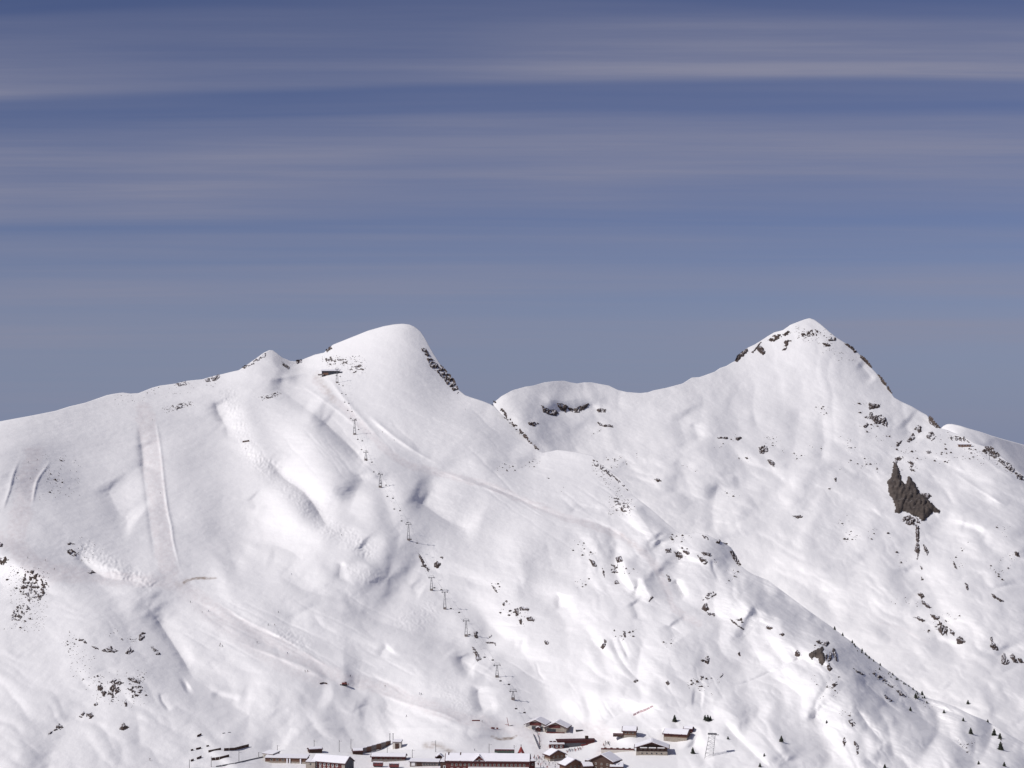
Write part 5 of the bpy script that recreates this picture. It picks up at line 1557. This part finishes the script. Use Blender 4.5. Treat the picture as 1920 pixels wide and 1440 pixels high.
# red tepee tent
g = A.point(977, 1414)
r_ = empty("tepee_tent", g)
MB().cone((0, 0, -0.5), 3.3, 6.4, 14, 0.25).build("canvas", 'tent_red', r_)
for a in range(6):
    an = a * 1.05
    MB().bar((math.cos(an) * 3.0, math.sin(an) * 3.0, -0.4), (-math.cos(an) * .6, -math.sin(an) * .6, 7.3), 0.14).build("tent_pole", 'dark_wood', r_)
MB().prism([(-0.8, 0.0), (0.8, 0.0), (0, 2.4)], 'y', -3.15, -2.4).build("door_flap", 'white_paint', r_)
tag(r_, "red cone-shaped tepee tent with crossed poles behind the main station", "tent")
# lift base station: two gables side by side under snowy roofs
h_ = house(1004, 1369, 15.5, 14, 4.6, 3.2, "left lift station building with a dark red gable over its entrance", "lift station", yaw=-16, ridge='y', wall='plaster', base=None, trim='roof_trim', name="lift_station", over=1.5)
add_box(h_, "gable_boards", 'red_wood', (0, -0.14, 5.0), (9.5, 0.22, 2.6)); add_box(h_, "entrance", 'glass', (1.5, -0.1, 1.6), (9, 0.2, 3.2))
h_ = house(1042, 1374, 17, 13, 4.2, 3.6, "right lift station building with a long sloping snow roof", "lift station", yaw=-14, ridge='y', wall='stone', base=None, trim='roof_trim', name="lift_station", over=1.6)
add_box(h_, "gable_boards", 'red_wood', (-1, -0.14, 5.0), (9.5, 0.22, 2.4)); add_box(h_, "glazing", 'glass', (-3.5, -0.1, 1.7), (7.0, 0.2, 2.6)); add_box(h_, "railing", 'red_wood', (0, -1.3, 0.3), (15, 0.2, 1.0))
h_ = house(1009, 1372, 3.6, 3, 2.4, 1.0, "tiny snow-capped ticket kiosk in front of the lift station", "kiosk", yaw=0, ridge='y', wall='red_wood', name="ticket_kiosk", over=.5, door=(0, 1.2, 1.8))
# long dark shed and its snowy left part
h_ = house(1080, 1400, 29, 5, 4.8, 0.3, "long dark red train shed with a dark panel for its shaded open front", "shed", yaw=7, ridge='shed', wall='red_wood', base=None, trim='roof_trim', name="train_shed", over=.7, snow=0.0)
add_box(h_, "front_shade_panel", 'slate', (-3, -0.1, 1.4), (21, 0.2, 2.8)); add_box(h_, "vestibule", 'train_red', (6.5, -0.7, 1.0), (5, 1.4, 2.0)); add_box(h_, "ventilator", 'dark_wood', (9, 4, 6.6), (2.4, 2.4, 1.8))  # dark panel on the wall stands in for the shade inside an open front
h_ = house(1044, 1404, 11, 7, 3.6, 0.7, "low snow-laden terrace building left of the train shed", "building", yaw=5, ridge='shed', wall='red_wood', base=None, trim='white_paint', name="terrace_building", over=.7, win=[(3, 1.8, 1.3, 1.5, 'white_paint', -5, 5)])
for i in range(4):
    add_box(h_, "roof_rail", 'roof_trim', (-4.2 + i * 2.8, 3.0, 5.2), (2.2, 0.25, 0.8))
# village chalets at the bottom
house(1046, 1426, 13, 9, 4.2, 3.0, "small brown chalet with a snowy gable roof, nearest the crowd", "chalet", yaw=28, ridge='y', wall='brown_wood', base='stone', base_h=1.6, win=[(3, 3.0, 1.0, 1.1, 'stone', -5, 5)], name="chalet", over=1.2)
house(1078, 1446, 15, 10, 4.6, 3.6, "brown chalet cut by the bottom frame edge, snow on one roof side", "chalet", yaw=26, ridge='y', wall='brown_wood', base='stone', base_h=1.2, win=[(3, 3.4, 1.0, 1.2, 'stone', -5, 5)], name="chalet", over=1.3)
house(1036, 1421, 5, 4, 2.2, 0.8, "low red awning stall left of the small brown chalet", "stall", yaw=10, ridge='shed', wall='red_wood', name="stall", over=.6)
h_ = house(1128, 1447, 18, 12, 7.8, 4.4, "dark chalet with several snow-covered balconies and stepped roofs", "chalet", yaw=-30, ridge='y', wall='dark_wood', base='stone', base_h=1.0, win=[(3, 5.6, 1.1, 1.2, 'stone', -7, 7), (3, 2.6, 1.1, 1.3, 'stone', -7, 7)], name="chalet", over=1.4)
for i, (x, y, z, w_) in enumerate([(-11.5, 3, 6.6, 5), (-12.5, 2, 4.2, 7), (-11.8, 1, 1.8, 8), (10.8, 4, 5.4, 4), (11.5, 3, 3.0, 6)]):
    bl = add_box(h_, "balcony", 'dark_wood', (x, y, z), (w_, 5.5, 1.2)); add_box(bl, "balcony_snow", 'roof_snow', (0, 0, 0.88), (w_ - .3, 5.2, 0.5))
house(1103, 1449, 7, 8, 4.5, 2.0, "snowy lean-to roof between the brown and the dark balcony chalets", "lean-to", yaw=15, ridge='x', wall='dark_wood', name="lean_to", over=.8)
house(1156, 1449, 9, 8, 4.2, 1.2, "low annexe with flat snowy roof right of the dark balcony chalet", "annexe", yaw=-4, ridge='shed', wall='red_wood', name="annexe", over=.6)
# cabins on the slope at the right
h_ = house(1180, 1382, 10, 8, 4.6, 2.6, "small brown cabin with a white-edged snowy roof above the big chalet", "cabin", yaw=-8, ridge='x', wall='brown_wood', base='stone', base_h=1.4, win=[(3, 3.2, 1.0, 1.1, 'stone', -4, 4)], name="cabin", over=.9)
dk = add_box(h_, "deck", 'dark_wood', (-8.5, 2, 0.9), (8, 5, 1.6)); add_box(dk, "deck_rail", 'red_wood', (0, -2.5, 1.5), (8, 0.15, 0.9)); add_box(dk, "deck_snow", 'roof_snow', (0, 0, 0.95), (7.6, 4.6, 0.25))
h_ = house(1222, 1416, 23, 14, 5.6, 3.8, "big chalet with a broad low gable and white balcony panels", "chalet", yaw=-5, ridge='y', wall='dark_wood', base='stone', base_h=3.0, win=[(6, 4.3, 1.1, 1.0, 'brown_wood', -9.5, 9.5), (5, 1.4, 1.3, 1.1, 'stone', -9, 9)], name="chalet", over=1.8, chimney=(-1.5, 5, 2.0))
bl = add_box(h_, "balcony", 'dark_wood', (0, -0.9, 5.3), (22, 1.5, 0.3))
for x in (-6, 0.5, 7): add_box(bl, "balcony_panel", 'white_paint', (x, -0.72, 0.55), (5.4, 0.12, 0.8))
g = A.point(1158, 1411)
r_ = empty("sun_terrace", g, R(-7))
add_box(r_, "terrace_wall", 'plaster', (0, 3, 0.2), (25, 6, 3.4)); add_box(r_, "terrace_snow", 'roof_snow', (0, 3, 2.0), (24.6, 5.8, 0.25))
add_box(r_, "railing", 'red_wood', (0, 0.1, 2.6), (25, 0.2, 1.1))
for i in range(5): add_box(r_, "table", 'dark_wood', (-9.5 + i * 4.6, 3.4, 2.6), (1.8, 1.0, 0.9))
tag(r_, "long terrace with pale wall and red railing left of the big chalet", "terrace")
h_ = house(1266, 1391, 18, 11, 5.8, 2.6, "tall barn with tan wall, red eaves and snowy three-part roof", "barn", yaw=-20, ridge='x', wall='brown_wood', base='stone', base_h=3.4, name="barn", over=1.0, win=[(2, 4.6, 0.9, .8, 'dark_wood', -6, 6)])
for x in (-5.2, 5.2): 
    MB().prism([(-0.95, 5.60), (5.5, 8.64), (11.95, 5.60), (11.95, 6.0), (5.5, 9.1), (-0.95, 6.0)], 'x', x - .22, x + .22).build("roof_rib", 'roof_trim', h_)
add_box(h_, "eaves_board", 'red_wood', (0, -0.12, 5.2), (18, 0.2, 1.0))
h_ = house(1290, 1374, 6.5, 5, 2.8, 1.2, "little red lean-to hut behind the tall barn", "hut", yaw=-18, ridge='x', wall='red_wood', name="lean_to", over=.7)
# summit hut and the hut on the right shoulder
h_ = house(619, 703, 26, 12, 6.4, 1.2, "dark flat-roofed lift hut on the ridge below the rounded summit", "hut", yaw=-4, ridge='shed', wall='slate', base=None, trim='roof_snow', name="summit_hut", over=1.6, snow=.9)
add_box(h_, "opening", 'glass', (3.5, -0.15, 2.3), (15, 0.3, 3.6)); add_box(h_, "wood_front", 'brown_wood', (-7.0, -0.2, 1.8), (8.5, 0.4, 3.4)); add_box(h_, "loading_ramp", 'concrete', (-14, -2, 0.3), (9, 3, 2.2)); add_box(h_, "end_wall", 'roof_snow', (-13.2, 3, 3), (0.8, 7, 7.5))
add_box(h_, "lean_to", 'slate', (15.5, 4, 2.2), (5.5, 7, 4.2))
gB = B.point(1809, 838)
r_ = empty("ridge_hut", gB, R(-6))
MB().box(0, 3, 1.6, 22, 7, 5.0).build("wall", 'brown_wood', r_)
MB().prism([(-1, 4.0), (3, 5.6), (7.5, 4.2), (7.5, 4.5), (3, 5.95), (-1, 4.3)], 'x', -12, 12).build("roof", 'roof_trim', r_)
MB().prism([(-.8, 4.42), (3, 5.98), (7.3, 4.62), (7.3, 5.3), (3, 6.8), (-.8, 5.1)], 'x', -11.7, 11.7).build("roof_snow", 'roof_snow', r_)
for x in (-7, -2, 3, 8):
    f_ = add_box(r_, "window", 'white_paint', (x, -0.56, 2.2), (1.8, .1, 1.6)); add_box(f_, "pane", 'glass', (0, -.07, 0), (1.4, .05, 1.2))
tag(r_, "small brown hut on the right-hand shoulder among dark rocks", "hut")
gB = B.point(1855, 862)
r_ = empty("ridge_mast", gB)
MB().bar((0, 0, -1), (0, 0, 15), 0.9, 6, .6).build("pole", 'steel', r_); MB().bar((-4, 0, 14.6), (4, 0, 14.6), 0.6).build("crossarm", 'steel', r_)
tag(r_, "single lift mast with crossarm on the right-hand shoulder", "mast")
# lattice tower
g = A.point(1329, 1419)
Ht = 43 * g.y / F
r_ = empty("lattice_tower", g, R(-8))
w0, w1 = 3.0, 2.2
lean = 1.6
def tw(q, i):
    w_ = w0 + (w1 - w0) * q
    sx_, sy_ = ((-1, -1), (1, -1), (1, 1), (-1, 1))[i]
    return Vector((sx_ * w_ + lean * q * 1.6, sy_ * w_, q * Ht))
for i in range(4):
    MB().bar(tw(0, i) + Vector((0, 0, -1.5)), tw(1, i), 0.24, 5).build("leg", 'steel', r_)
for q in range(6):
    m = MB()
    for i in range(4):
        j = (i + 1) % 4
        m.bar(tw(q / 6, i), tw((q + 1) / 6, j), 0.14, 4).bar(tw((q + 1) / 6, i), tw((q + 1) / 6, j), 0.14, 4)
    m.build("lattice_brace", 'steel', r_)
add_box(r_, "platform", 'steel_dark', (lean * 1.6, 0, Ht), (6.5, 5.0, 0.35)); add_box(r_, "platform_rail", 'steel', (lean * 1.6, -2.4, Ht + .7), (6.3, 0.12, 0.9))
add_box(r_, "antenna_arm", 'steel_dark', (lean * 1.6 + 3.8, 0, Ht - .6), (2.4, 0.4, 0.4))
tag(r_, "tall grey lattice tower standing right of the barn", "tower")

# ------------------------------------------------------------------ railway masts, fences, nets and vehicles
MAST = [(355, 1441, 17, 0, "leftmost railway mast at the bottom edge"), (396, 1438, 20, 0, "railway mast crossing the lower snow wall"), (448, 1429, 21, 0, "railway mast beside the dark snow wall"), (485, 1419, 9, 0, "short railway mast left of the plaster wing"),
        (520, 1409, 12, 0, "railway mast behind the long low building"), (589, 1409, 22, 0, "red-tipped mast behind the tool hut"), (636, 1410, 23, 0, "mast behind the roof of the red building"), (658, 1404, 19, 0, "mast on the snow left of the retaining wall"),
        (726, 1413, 12, 0, "thin mast on the snow above the platform shed"), (773, 1421, 16, 0, "mast behind the platform shelter"), (817, 1410, 22, 1, "mast with a side arm above the bare earth patch"), (917, 1414, 20, 0, "tall mast behind the main station roof"),
        (964, 1412, 15, 0, "thin mast at the end of the parked carriage")]
for x, y, hp, arm, lb in MAST:
    g = A.point(x, y); H = hp * g.y / F
    r_ = empty("railway_mast", g)
    MB().bar((0, 0, -1), (0, 0, H), 0.42, 6, .3).build("pole", 'steel_dark', r_)
    MB().bar((0, 0, H * .86), (2.2 if arm == 0 else -3.4, -0.6, H * .9), 0.14).build("bracket", 'steel_dark', r_)
    tag(r_, lb, "mast", "railway masts")
for x, lb in ((731, "left post of the tall twin posts above the winch cabin"), (737, "right post of the tall twin posts above the winch cabin")):
    g = A.point(x, 1396)
    r_ = empty("twin_post", g); MB().bar((0, 0, -1), (0, 0, 8.5), 0.5, 6).build("pole", 'steel', r_); MB().bar((-.7, 0, 8.3), (.7, 0, 8.3), .3).build("crossbar", 'steel', r_)
    tag(r_, lb, "post", "twin posts")
def fence(pts, n, hgt, lab, mat='dark_wood', name="snow_fence", cat="fence", gaps=0.0, sheet=A, th=0.3):
    P = [Vector(sheet.point(*p)) for p in pts]
    r_ = empty(name, P[0])
    L = [(P[i + 1] - P[i]).length for i in range(len(P) - 1)]; tot = sum(L)
    def pos(t):
        s = t * tot
        for i, l in enumerate(L):
            if s <= l or i == len(L) - 1: return P[i].lerp(P[i + 1], min(1, s / l))
            s -= l
    rr = random.Random(len(lab))
    for i in range(n):
        if rr.random() < gaps: continue
        a, b = pos(i / n), pos((i + 0.93) / n)
        d = b - a
        m = MB().prism([(-th / 2, -.5), (th / 2, -.5), (th / 2, hgt), (-th / 2, hgt)], 'x', 0, math.hypot(d.x, d.y))
        o = m.build("panel", mat, r_)
        o.location = (a - P[0]) + Vector((0, 0, 0.02)); o.rotation_euler = (0, -math.atan2(d.z, math.hypot(d.x, d.y)), math.atan2(d.y, d.x))
    tag(r_, lab, cat)
    return r_
fence([(353, 1409), (392, 1399)], 8, 1.0, "dashed dark snow fence, upper left of the railway", gaps=.25)
fence([(391, 1411), (415, 1406)], 4, 1.6, "thick dark snow wall left of the curved one")
fence([(420, 1408), (440, 1407), (455, 1403), (467, 1400)], 6, 2.0, "long curved dark snow wall above the railway")
fence([(397, 1426), (415, 1423), (430, 1419)], 5, 1.8, "straight dark snow wall with a bend at its right end")
fence([(358, 1428), (372, 1423), (378, 1420)], 4, 1.4, "short dashed dark fence at the bottom left", gaps=.2)
fence([(370, 1382), (378, 1378)], 2, 1.4, "tiny lone dark fence on the lower left snow")
fence([(412, 1377), (443, 1373)], 6, 0.8, "faint dashed fence above the curved snow wall", gaps=.3, mat='steel')
fence([(405, 1438), (440, 1432), (470, 1425), (498, 1419)], 12, 0.7, "low railing along the track bed at the lower left", mat='steel', name="track_railing", cat="railing")
fence([(1188, 1342), (1200, 1336), (1214, 1331), (1226, 1325)], 6, 1.4, "faded red safety net on the slope above the cabins", mat='net_red', name="safety_net", cat="net", th=.12)
fence([(455, 830), (468, 828)], 3, 2.2, "small dark barrier on the mogul slope", name="barrier", cat="barrier")
fence([(600, 1283), (606, 1281), (614, 1283)], 3, 1.0, "low dark barrier beside the snow groomer", name="barrier", cat="barrier")
fence([(885, 1352), (900, 1352)], 4, 0.9, "short red barrier row at the lift queue", mat='vehicle_red', name="queue_barrier", cat="barrier")
fence([(921, 1366), (934, 1367)], 4, 1.1, "row of small red boards on the lower run", mat='vehicle_red', name="marker_boards", cat="barrier", gaps=.2)
fence([(1000, 1378), (1011, 1405)], 8, 1.0, "queue railing leading up to the lift station", mat='steel', name="queue_railing", cat="railing")
# snow groomer
g = A.point(646, 1285)
r_ = empty("snow_groomer", g, R(8))
for s_ in (-1, 1): add_box(r_, "track", 'rubber', (0, s_ * 1.6, 0.55), (4.8, 1.1, 1.0))
add_box(r_, "hull", 'vehicle_red', (0, 0, 1.2), (4.4, 2.6, 0.9)); cb_ = add_box(r_, "cab", 'vehicle_red', (0.9, 0, 2.2), (1.9, 2.3, 1.3)); add_box(cb_, "windscreen", 'glass', (0.2, -1.17, 0.15), (1.3, 0.06, 0.8))
add_box(r_, "blade", 'vehicle_red', (3.3, 0, 0.8), (0.3, 4.4, 1.1)); add_box(r_, "tiller", 'steel_dark', (-3.3, 0, 0.6), (1.2, 4.4, 0.7)); add_box(r_, "engine_cover", 'vehicle_red', (-1.2, 0, 1.95), (1.8, 2.2, 0.8))
tag(r_, "red snow groomer with blade parked on the lower run", "snow groomer")
# drag post near the lift station
g = A.point(954, 1361)
r_ = empty("leaning_crane", g)
MB().bar((0, 0, -.5), (-1.6, 0, 6.8), .55, 6, .35).build("jib", 'vehicle_red', r_); MB().bar((0, 0, 0), (3.4, 0, 0.6), .5).build("foot", 'steel_dark', r_); MB().bar((-3, 0, 1.2), (0, 0, 1.0), .4).build("counter_bar", 'vehicle_red', r_)
tag(r_, "red leaning crane arm on the snow left of the lift station", "crane")
g = A.point(1086, 1371); r_ = empty("storage_box", g, .1); add_box(r_, "box", 'steel_dark', (0, 0, .6), (5.5, 1.6, 1.3)); add_box(r_, "lid", 'roof_snow', (0, 0, 1.35), (5.3, 1.5, .2)); tag(r_, "dark storage box on the snow right of the lift station", "box")
# ------------------------------------------------------------------ conifers
def conifer_meshes(seed, H=1.0):
    rnd = random.Random(seed)
    tr = MB().bar((0, 0, -0.12), (0, 0, 0.9), 0.07, 6, 0.015).mesh("trunk"); tr.materials.append(M['bark'])
    V, Fc = [], []
    for q in range(22):
        z = 0.10 + 0.86 * q / 21.0
        rad = 0.27 * (1 - z) ** 0.8 + 0.02
        for b_ in range(9):
            a = rnd.uniform(0, 6.283)
            L = rad * rnd.uniform(0.55, 1.2)
            w_ = L * rnd.uniform(.25, .45) + .012
            dz = -0.35 * L + rnd.uniform(-.02, .02)
            c, s_ = math.cos(a), math.sin(a)
            k = len(V)
            V += [(0.02 * c, 0.02 * s_, z), (c * L * .6 - s_ * w_, s_ * L * .6 + c * w_, z + dz * .5), (c * L, s_ * L, z + dz), (c * L * .6 + s_ * w_, s_ * L * .6 - c * w_, z + dz * .5), (c * L * .5, s_ * L * .5, z + .03)]
            Fc += [(k, k + 1, k + 4), (k + 1, k + 2, k + 4), (k + 2, k + 3, k + 4), (k + 3, k, k + 4)]
    me = bpy.data.meshes.new("crown"); me.from_pydata(V, [], Fc); me.update(); me.materials.append(M['needles'])
    return tr, me
CON = [conifer_meshes(i) for i in range(4)]
TREES = [(1265, 1353, 13, "slim dark fir just above the barn"), (1327, 1352, 12, "squat bushy fir right of the barn roof"), (1322, 1350, 10, "left companion of the squat bushy fir"), (1332, 1351, 9, "right companion of the squat bushy fir"),
         (1299, 1413, 12, "dark fir casting a shadow right of the big chalet"), (1465, 1391, 12, "lone fir on the slope right of the lattice tower"), (1729, 1300, 8, "fir on the spur skyline"), (1717, 1309, 10, "fir just below the spur skyline"),
         (1815, 1320, 8, "lone fir on the white slope behind the spur"), (1820, 1376, 12, "fir with a snowy foot on the lower right spur"), (1864, 1379, 13, "left fir of the pair near the right frame edge"), (1875, 1385, 11, "right fir of the pair near the right frame edge"),
         (1876, 1406, 16, "tallest fir near the lower right corner"), (1425, 1438, 8, "small fir at the bottom edge right of the tower"), (1707, 1333, 8, "fir in the shaded flank of the spur"), (1770, 1337, 7, "small fir on the shaded spur flank, middle"),
         (1806, 1352, 7, "small fir above the one with the snowy foot"), (1852, 1350, 6, "small fir on the lower spur skyline"), (1835, 1433, 7, "small fir near the bottom right edge"), (1883, 1437, 9, "fir at the bottom right corner"),
         (1659, 1440, 8, "fir at the bottom edge under the spear-shaped rock"), (1433, 1418, 6, "tiny fir above the bottom edge right of the tower"), (1365, 1386, 6, "tiny fir on the bank right of the tower"), (1550, 1356, 6, "tiny fir on the bright lower spur"),
         (1565, 1167, 7, "tiny fir on the skyline above the spur knob"), (1580, 1190, 6, "tiny fir on the skyline right of the spur knob"), (1598, 1204, 6, "bushy fir on the upper spur skyline")]
def tree(px, py, hp, lb, rnd, grp="firs on the right-hand slopes"):
    yl = np.interp(px, A.px, A.crest)
    g = A.point(px, max(py, yl + 1.0))
    if lb == "lone fir on the white slope behind the spur": g = B.point(px, py)
    H = hp * g.y / F
    r_ = empty("fir_tree", g, rnd.uniform(0, 6.28))
    r_.scale = (H * 1.7, H * 1.7, H)
    t_, c_ = CON[rnd.randrange(4)]
    link("trunk", t_, None, r_); link("crown", c_, None, r_)
    tag(r_, lb, "fir tree", grp)
for i, (x, y, hp, lb) in enumerate(TREES):
    tree(x, y, hp, lb, random.Random(i + 50))
rnd = random.Random(77)
for i in range(34):
    x = rnd.uniform(1600, 1740)
    y = np.interp(x, A.px, A.crest) + abs(rnd.gauss(0, 5)) + 1
    tree(x, y, rnd.uniform(2.5, 5.5), "small dwarf fir in the row along the spur skyline", rnd, "dwarf firs along the spur skyline")

# ------------------------------------------------------------------ people
def person_mesh(seed, stride=0.0):
    """one continuous low figure: legs, torso, arms and head grown from a skeleton"""
    vs = [(0, 0, .95), (0, 0, 1.22), (0, 0, 1.46), (0, 0, 1.56), (0, .02, 1.72),
          (-.10, 0, .90), (-.13, -stride, .48), (-.14, -stride * .6, .05), (-.14, -stride * .6 - .16, .03),
          (.10, 0, .90), (.13, stride, .48), (.14, stride * 1.1, .05), (.14, stride * 1.1 - .16, .03),
          (-.20, 0, 1.42), (-.30, -.06, 1.16), (-.30, -.28, 1.02), (.20, 0, 1.42), (.30, -.06, 1.16), (.30, -.28, 1.02)]
    es = [(0, 1), (1, 2), (2, 3), (3, 4), (0, 5), (5, 6), (6, 7), (7, 8), (0, 9), (9, 10), (10, 11), (11, 12), (2, 13), (13, 14), (14, 15), (2, 16), (16, 17), (17, 18)]
    rad = [.17, .17, .16, .07, .12, .11, .085, .07, .05, .11, .085, .07, .05, .08, .065, .05, .08, .065, .05]
    me = bpy.data.meshes.new("person_tmp"); me.from_pydata(vs, es, [])
    o = bpy.data.objects.new("person_tmp", me); COL.objects.link(o)
    sk = o.modifiers.new("skin", 'SKIN')
    for i, r in enumerate(rad):
        me.skin_vertices[0].data[i].radius = (r, r)
    me.skin_vertices[0].data[0].use_root = True
    ss = o.modifiers.new("sub", 'SUBSURF'); ss.levels = 1; ss.render_levels = 1
    dg = bpy.context.evaluated_depsgraph_get()
    out = bpy.data.meshes.new_from_object(o.evaluated_get(dg))
    bpy.data.objects.remove(o)
    out.name = "person"
    return out
BODY = [person_mesh(0, 0.0), person_mesh(1, 0.16)]
CLOTH = []
for nm, c in (("dark", (.025, .025, .03)), ("navy", (.03, .04, .09)), ("red", (.25, .03, .03)), ("brown", (.09, .05, .04)), ("grey", (.14, .14, .15))):
    CLOTH.append((nm, simple_mat("clothing_" + nm, c, tuple(min(1, x * 1.5 + .01) for x in c), 6.0, 0.85)))
PM = {}
for i, b_ in enumerate(BODY):
    for nm, m in CLOTH:
        c = b_.copy(); c.materials.clear(); c.materials.append(m); PM[(i, nm)] = c
SKI = MB().box(-.14, -.15, .02, .10, 1.75, .03).box(.14, -.15, .02, .10, 1.75, .03).mesh("skis"); SKI.materials.append(M['steel_dark'])
HEAD = MB().cone((0, .02, 1.66), .115, .12, 8, .09).mesh("hat"); HEAD.materials.append(M['rubber'])
def person(px, py, lb, group, rnd, ski=False, col=None):
    g = A.point(px, py)
    r_ = empty("person", g, rnd.uniform(-1.2, 1.2))
    s_ = rnd.uniform(.95, 1.08); r_.scale = (s_, s_, s_)
    link("body", PM[(rnd.randrange(2), col or rnd.choice(CLOTH)[0])], None, r_)
    link("hat", HEAD, None, r_)
    if ski: link("skis", SKI, None, r_)
    tag(r_, lb, "person", group)
rnd = random.Random(9)
PISTE = [(412, 1212, "dark-clothed skier, left of three on the lower run"), (417, 1213, "dark-clothed skier, right of three on the lower run"), (413, 1209, "dark-clothed skier, upper of three on the lower run"), (482, 1206, "lone dark skier in the middle of the lower run"),
         (539, 1226, "lone dark skier further down the lower run"), (572, 1260, "left skier of a pair above the groomer"), (577, 1260, "right skier of a pair above the groomer"), (657, 1269, "lone dark skier just above the groomer"),
         (722, 1288, "lone dark skier at the edge of the snow bank"), (762, 1344, "lone dark skier on the lower white slope"), (787, 1302, "left skier of a pair under the lift"), (790, 1303, "right skier of a pair under the lift"),
         (904, 1354, "dark skier by the snow notch near the station"), (357, 1130, "lone skier below the bare earth bank"), (379, 1149, "left skier of a pair below the bare earth bank"), (391, 1147, "right skier of a pair below the bare earth bank"),
         (503, 1173, "skier at the left on the rough snow edge"), (515, 1173, "skier at the right on the rough snow edge"), (522, 1149, "lone dark skier on the rolling middle slope"), (547, 1078, "lone dark skier high on the rolling slope"),
         (301, 926, "lone skier in the middle of the long groomed run"), (286, 788, "lone skier near the top of the long groomed run"), (31, 898, "left skier of a pair on the left groomed run"), (57, 898, "right skier of a pair on the left groomed run"),
         (69, 882, "skier at the right edge of the left groomed run"), (70, 863, "skier at the top of the left groomed run"), (53, 868, "skier near the top left of the left groomed run"), (640, 1004, "skier in the moguls"), (717, 811, "lone skier on the upper run right of the lift"),
         (739, 826, "lone skier lower on the upper run"), (890, 1408, "lone person on the snow behind the main station"), (281, 1426, "lone dark person on the snow at the bottom left"), (872, 768, "tiny skier on the flank of the rounded summit"),
         (102, 1068, "skier below the left groomed run"), (85, 1052, "skier on the bend under the left groomed run"), (52, 1047, "skier left on the bend under the left groomed run")]
for x, y, lb in PISTE:
    person(x, y, lb, "skiers on the runs", rnd, True, rnd.choice(["dark", "navy", "brown", "dark"]))
for i in range(14):
    t = i / 13
    person(1009 + 5 * t + rnd.uniform(-1.5, 1.5), 1376 + 27 * t, "person in winter clothing in the queue below the lift station", "queue below the lift station", rnd)
for i in range(46):
    person(rnd.uniform(1000, 1042), rnd.uniform(1419, 1441), "person in the crowd on the trodden snow beside the main station", "crowd beside the main station", rnd)
for i in range(20):
    t = i / 19
    person(1062 + 30 * t + rnd.uniform(-1, 1), 1411 - 7 * t + rnd.uniform(-2.0, 2.0), "person standing in the row in front of the train shed", "people in front of the train shed", rnd)
for i in range(12):
    person(rnd.uniform(1125, 1150), rnd.uniform(1392, 1402), "person walking on the trodden path left of the terrace", "people near the terrace", rnd)
for i in range(6):
    person(rnd.uniform(1000, 1016), rnd.uniform(1369, 1374), "person at the kiosk in front of the lift station", "people at the kiosk", rnd)
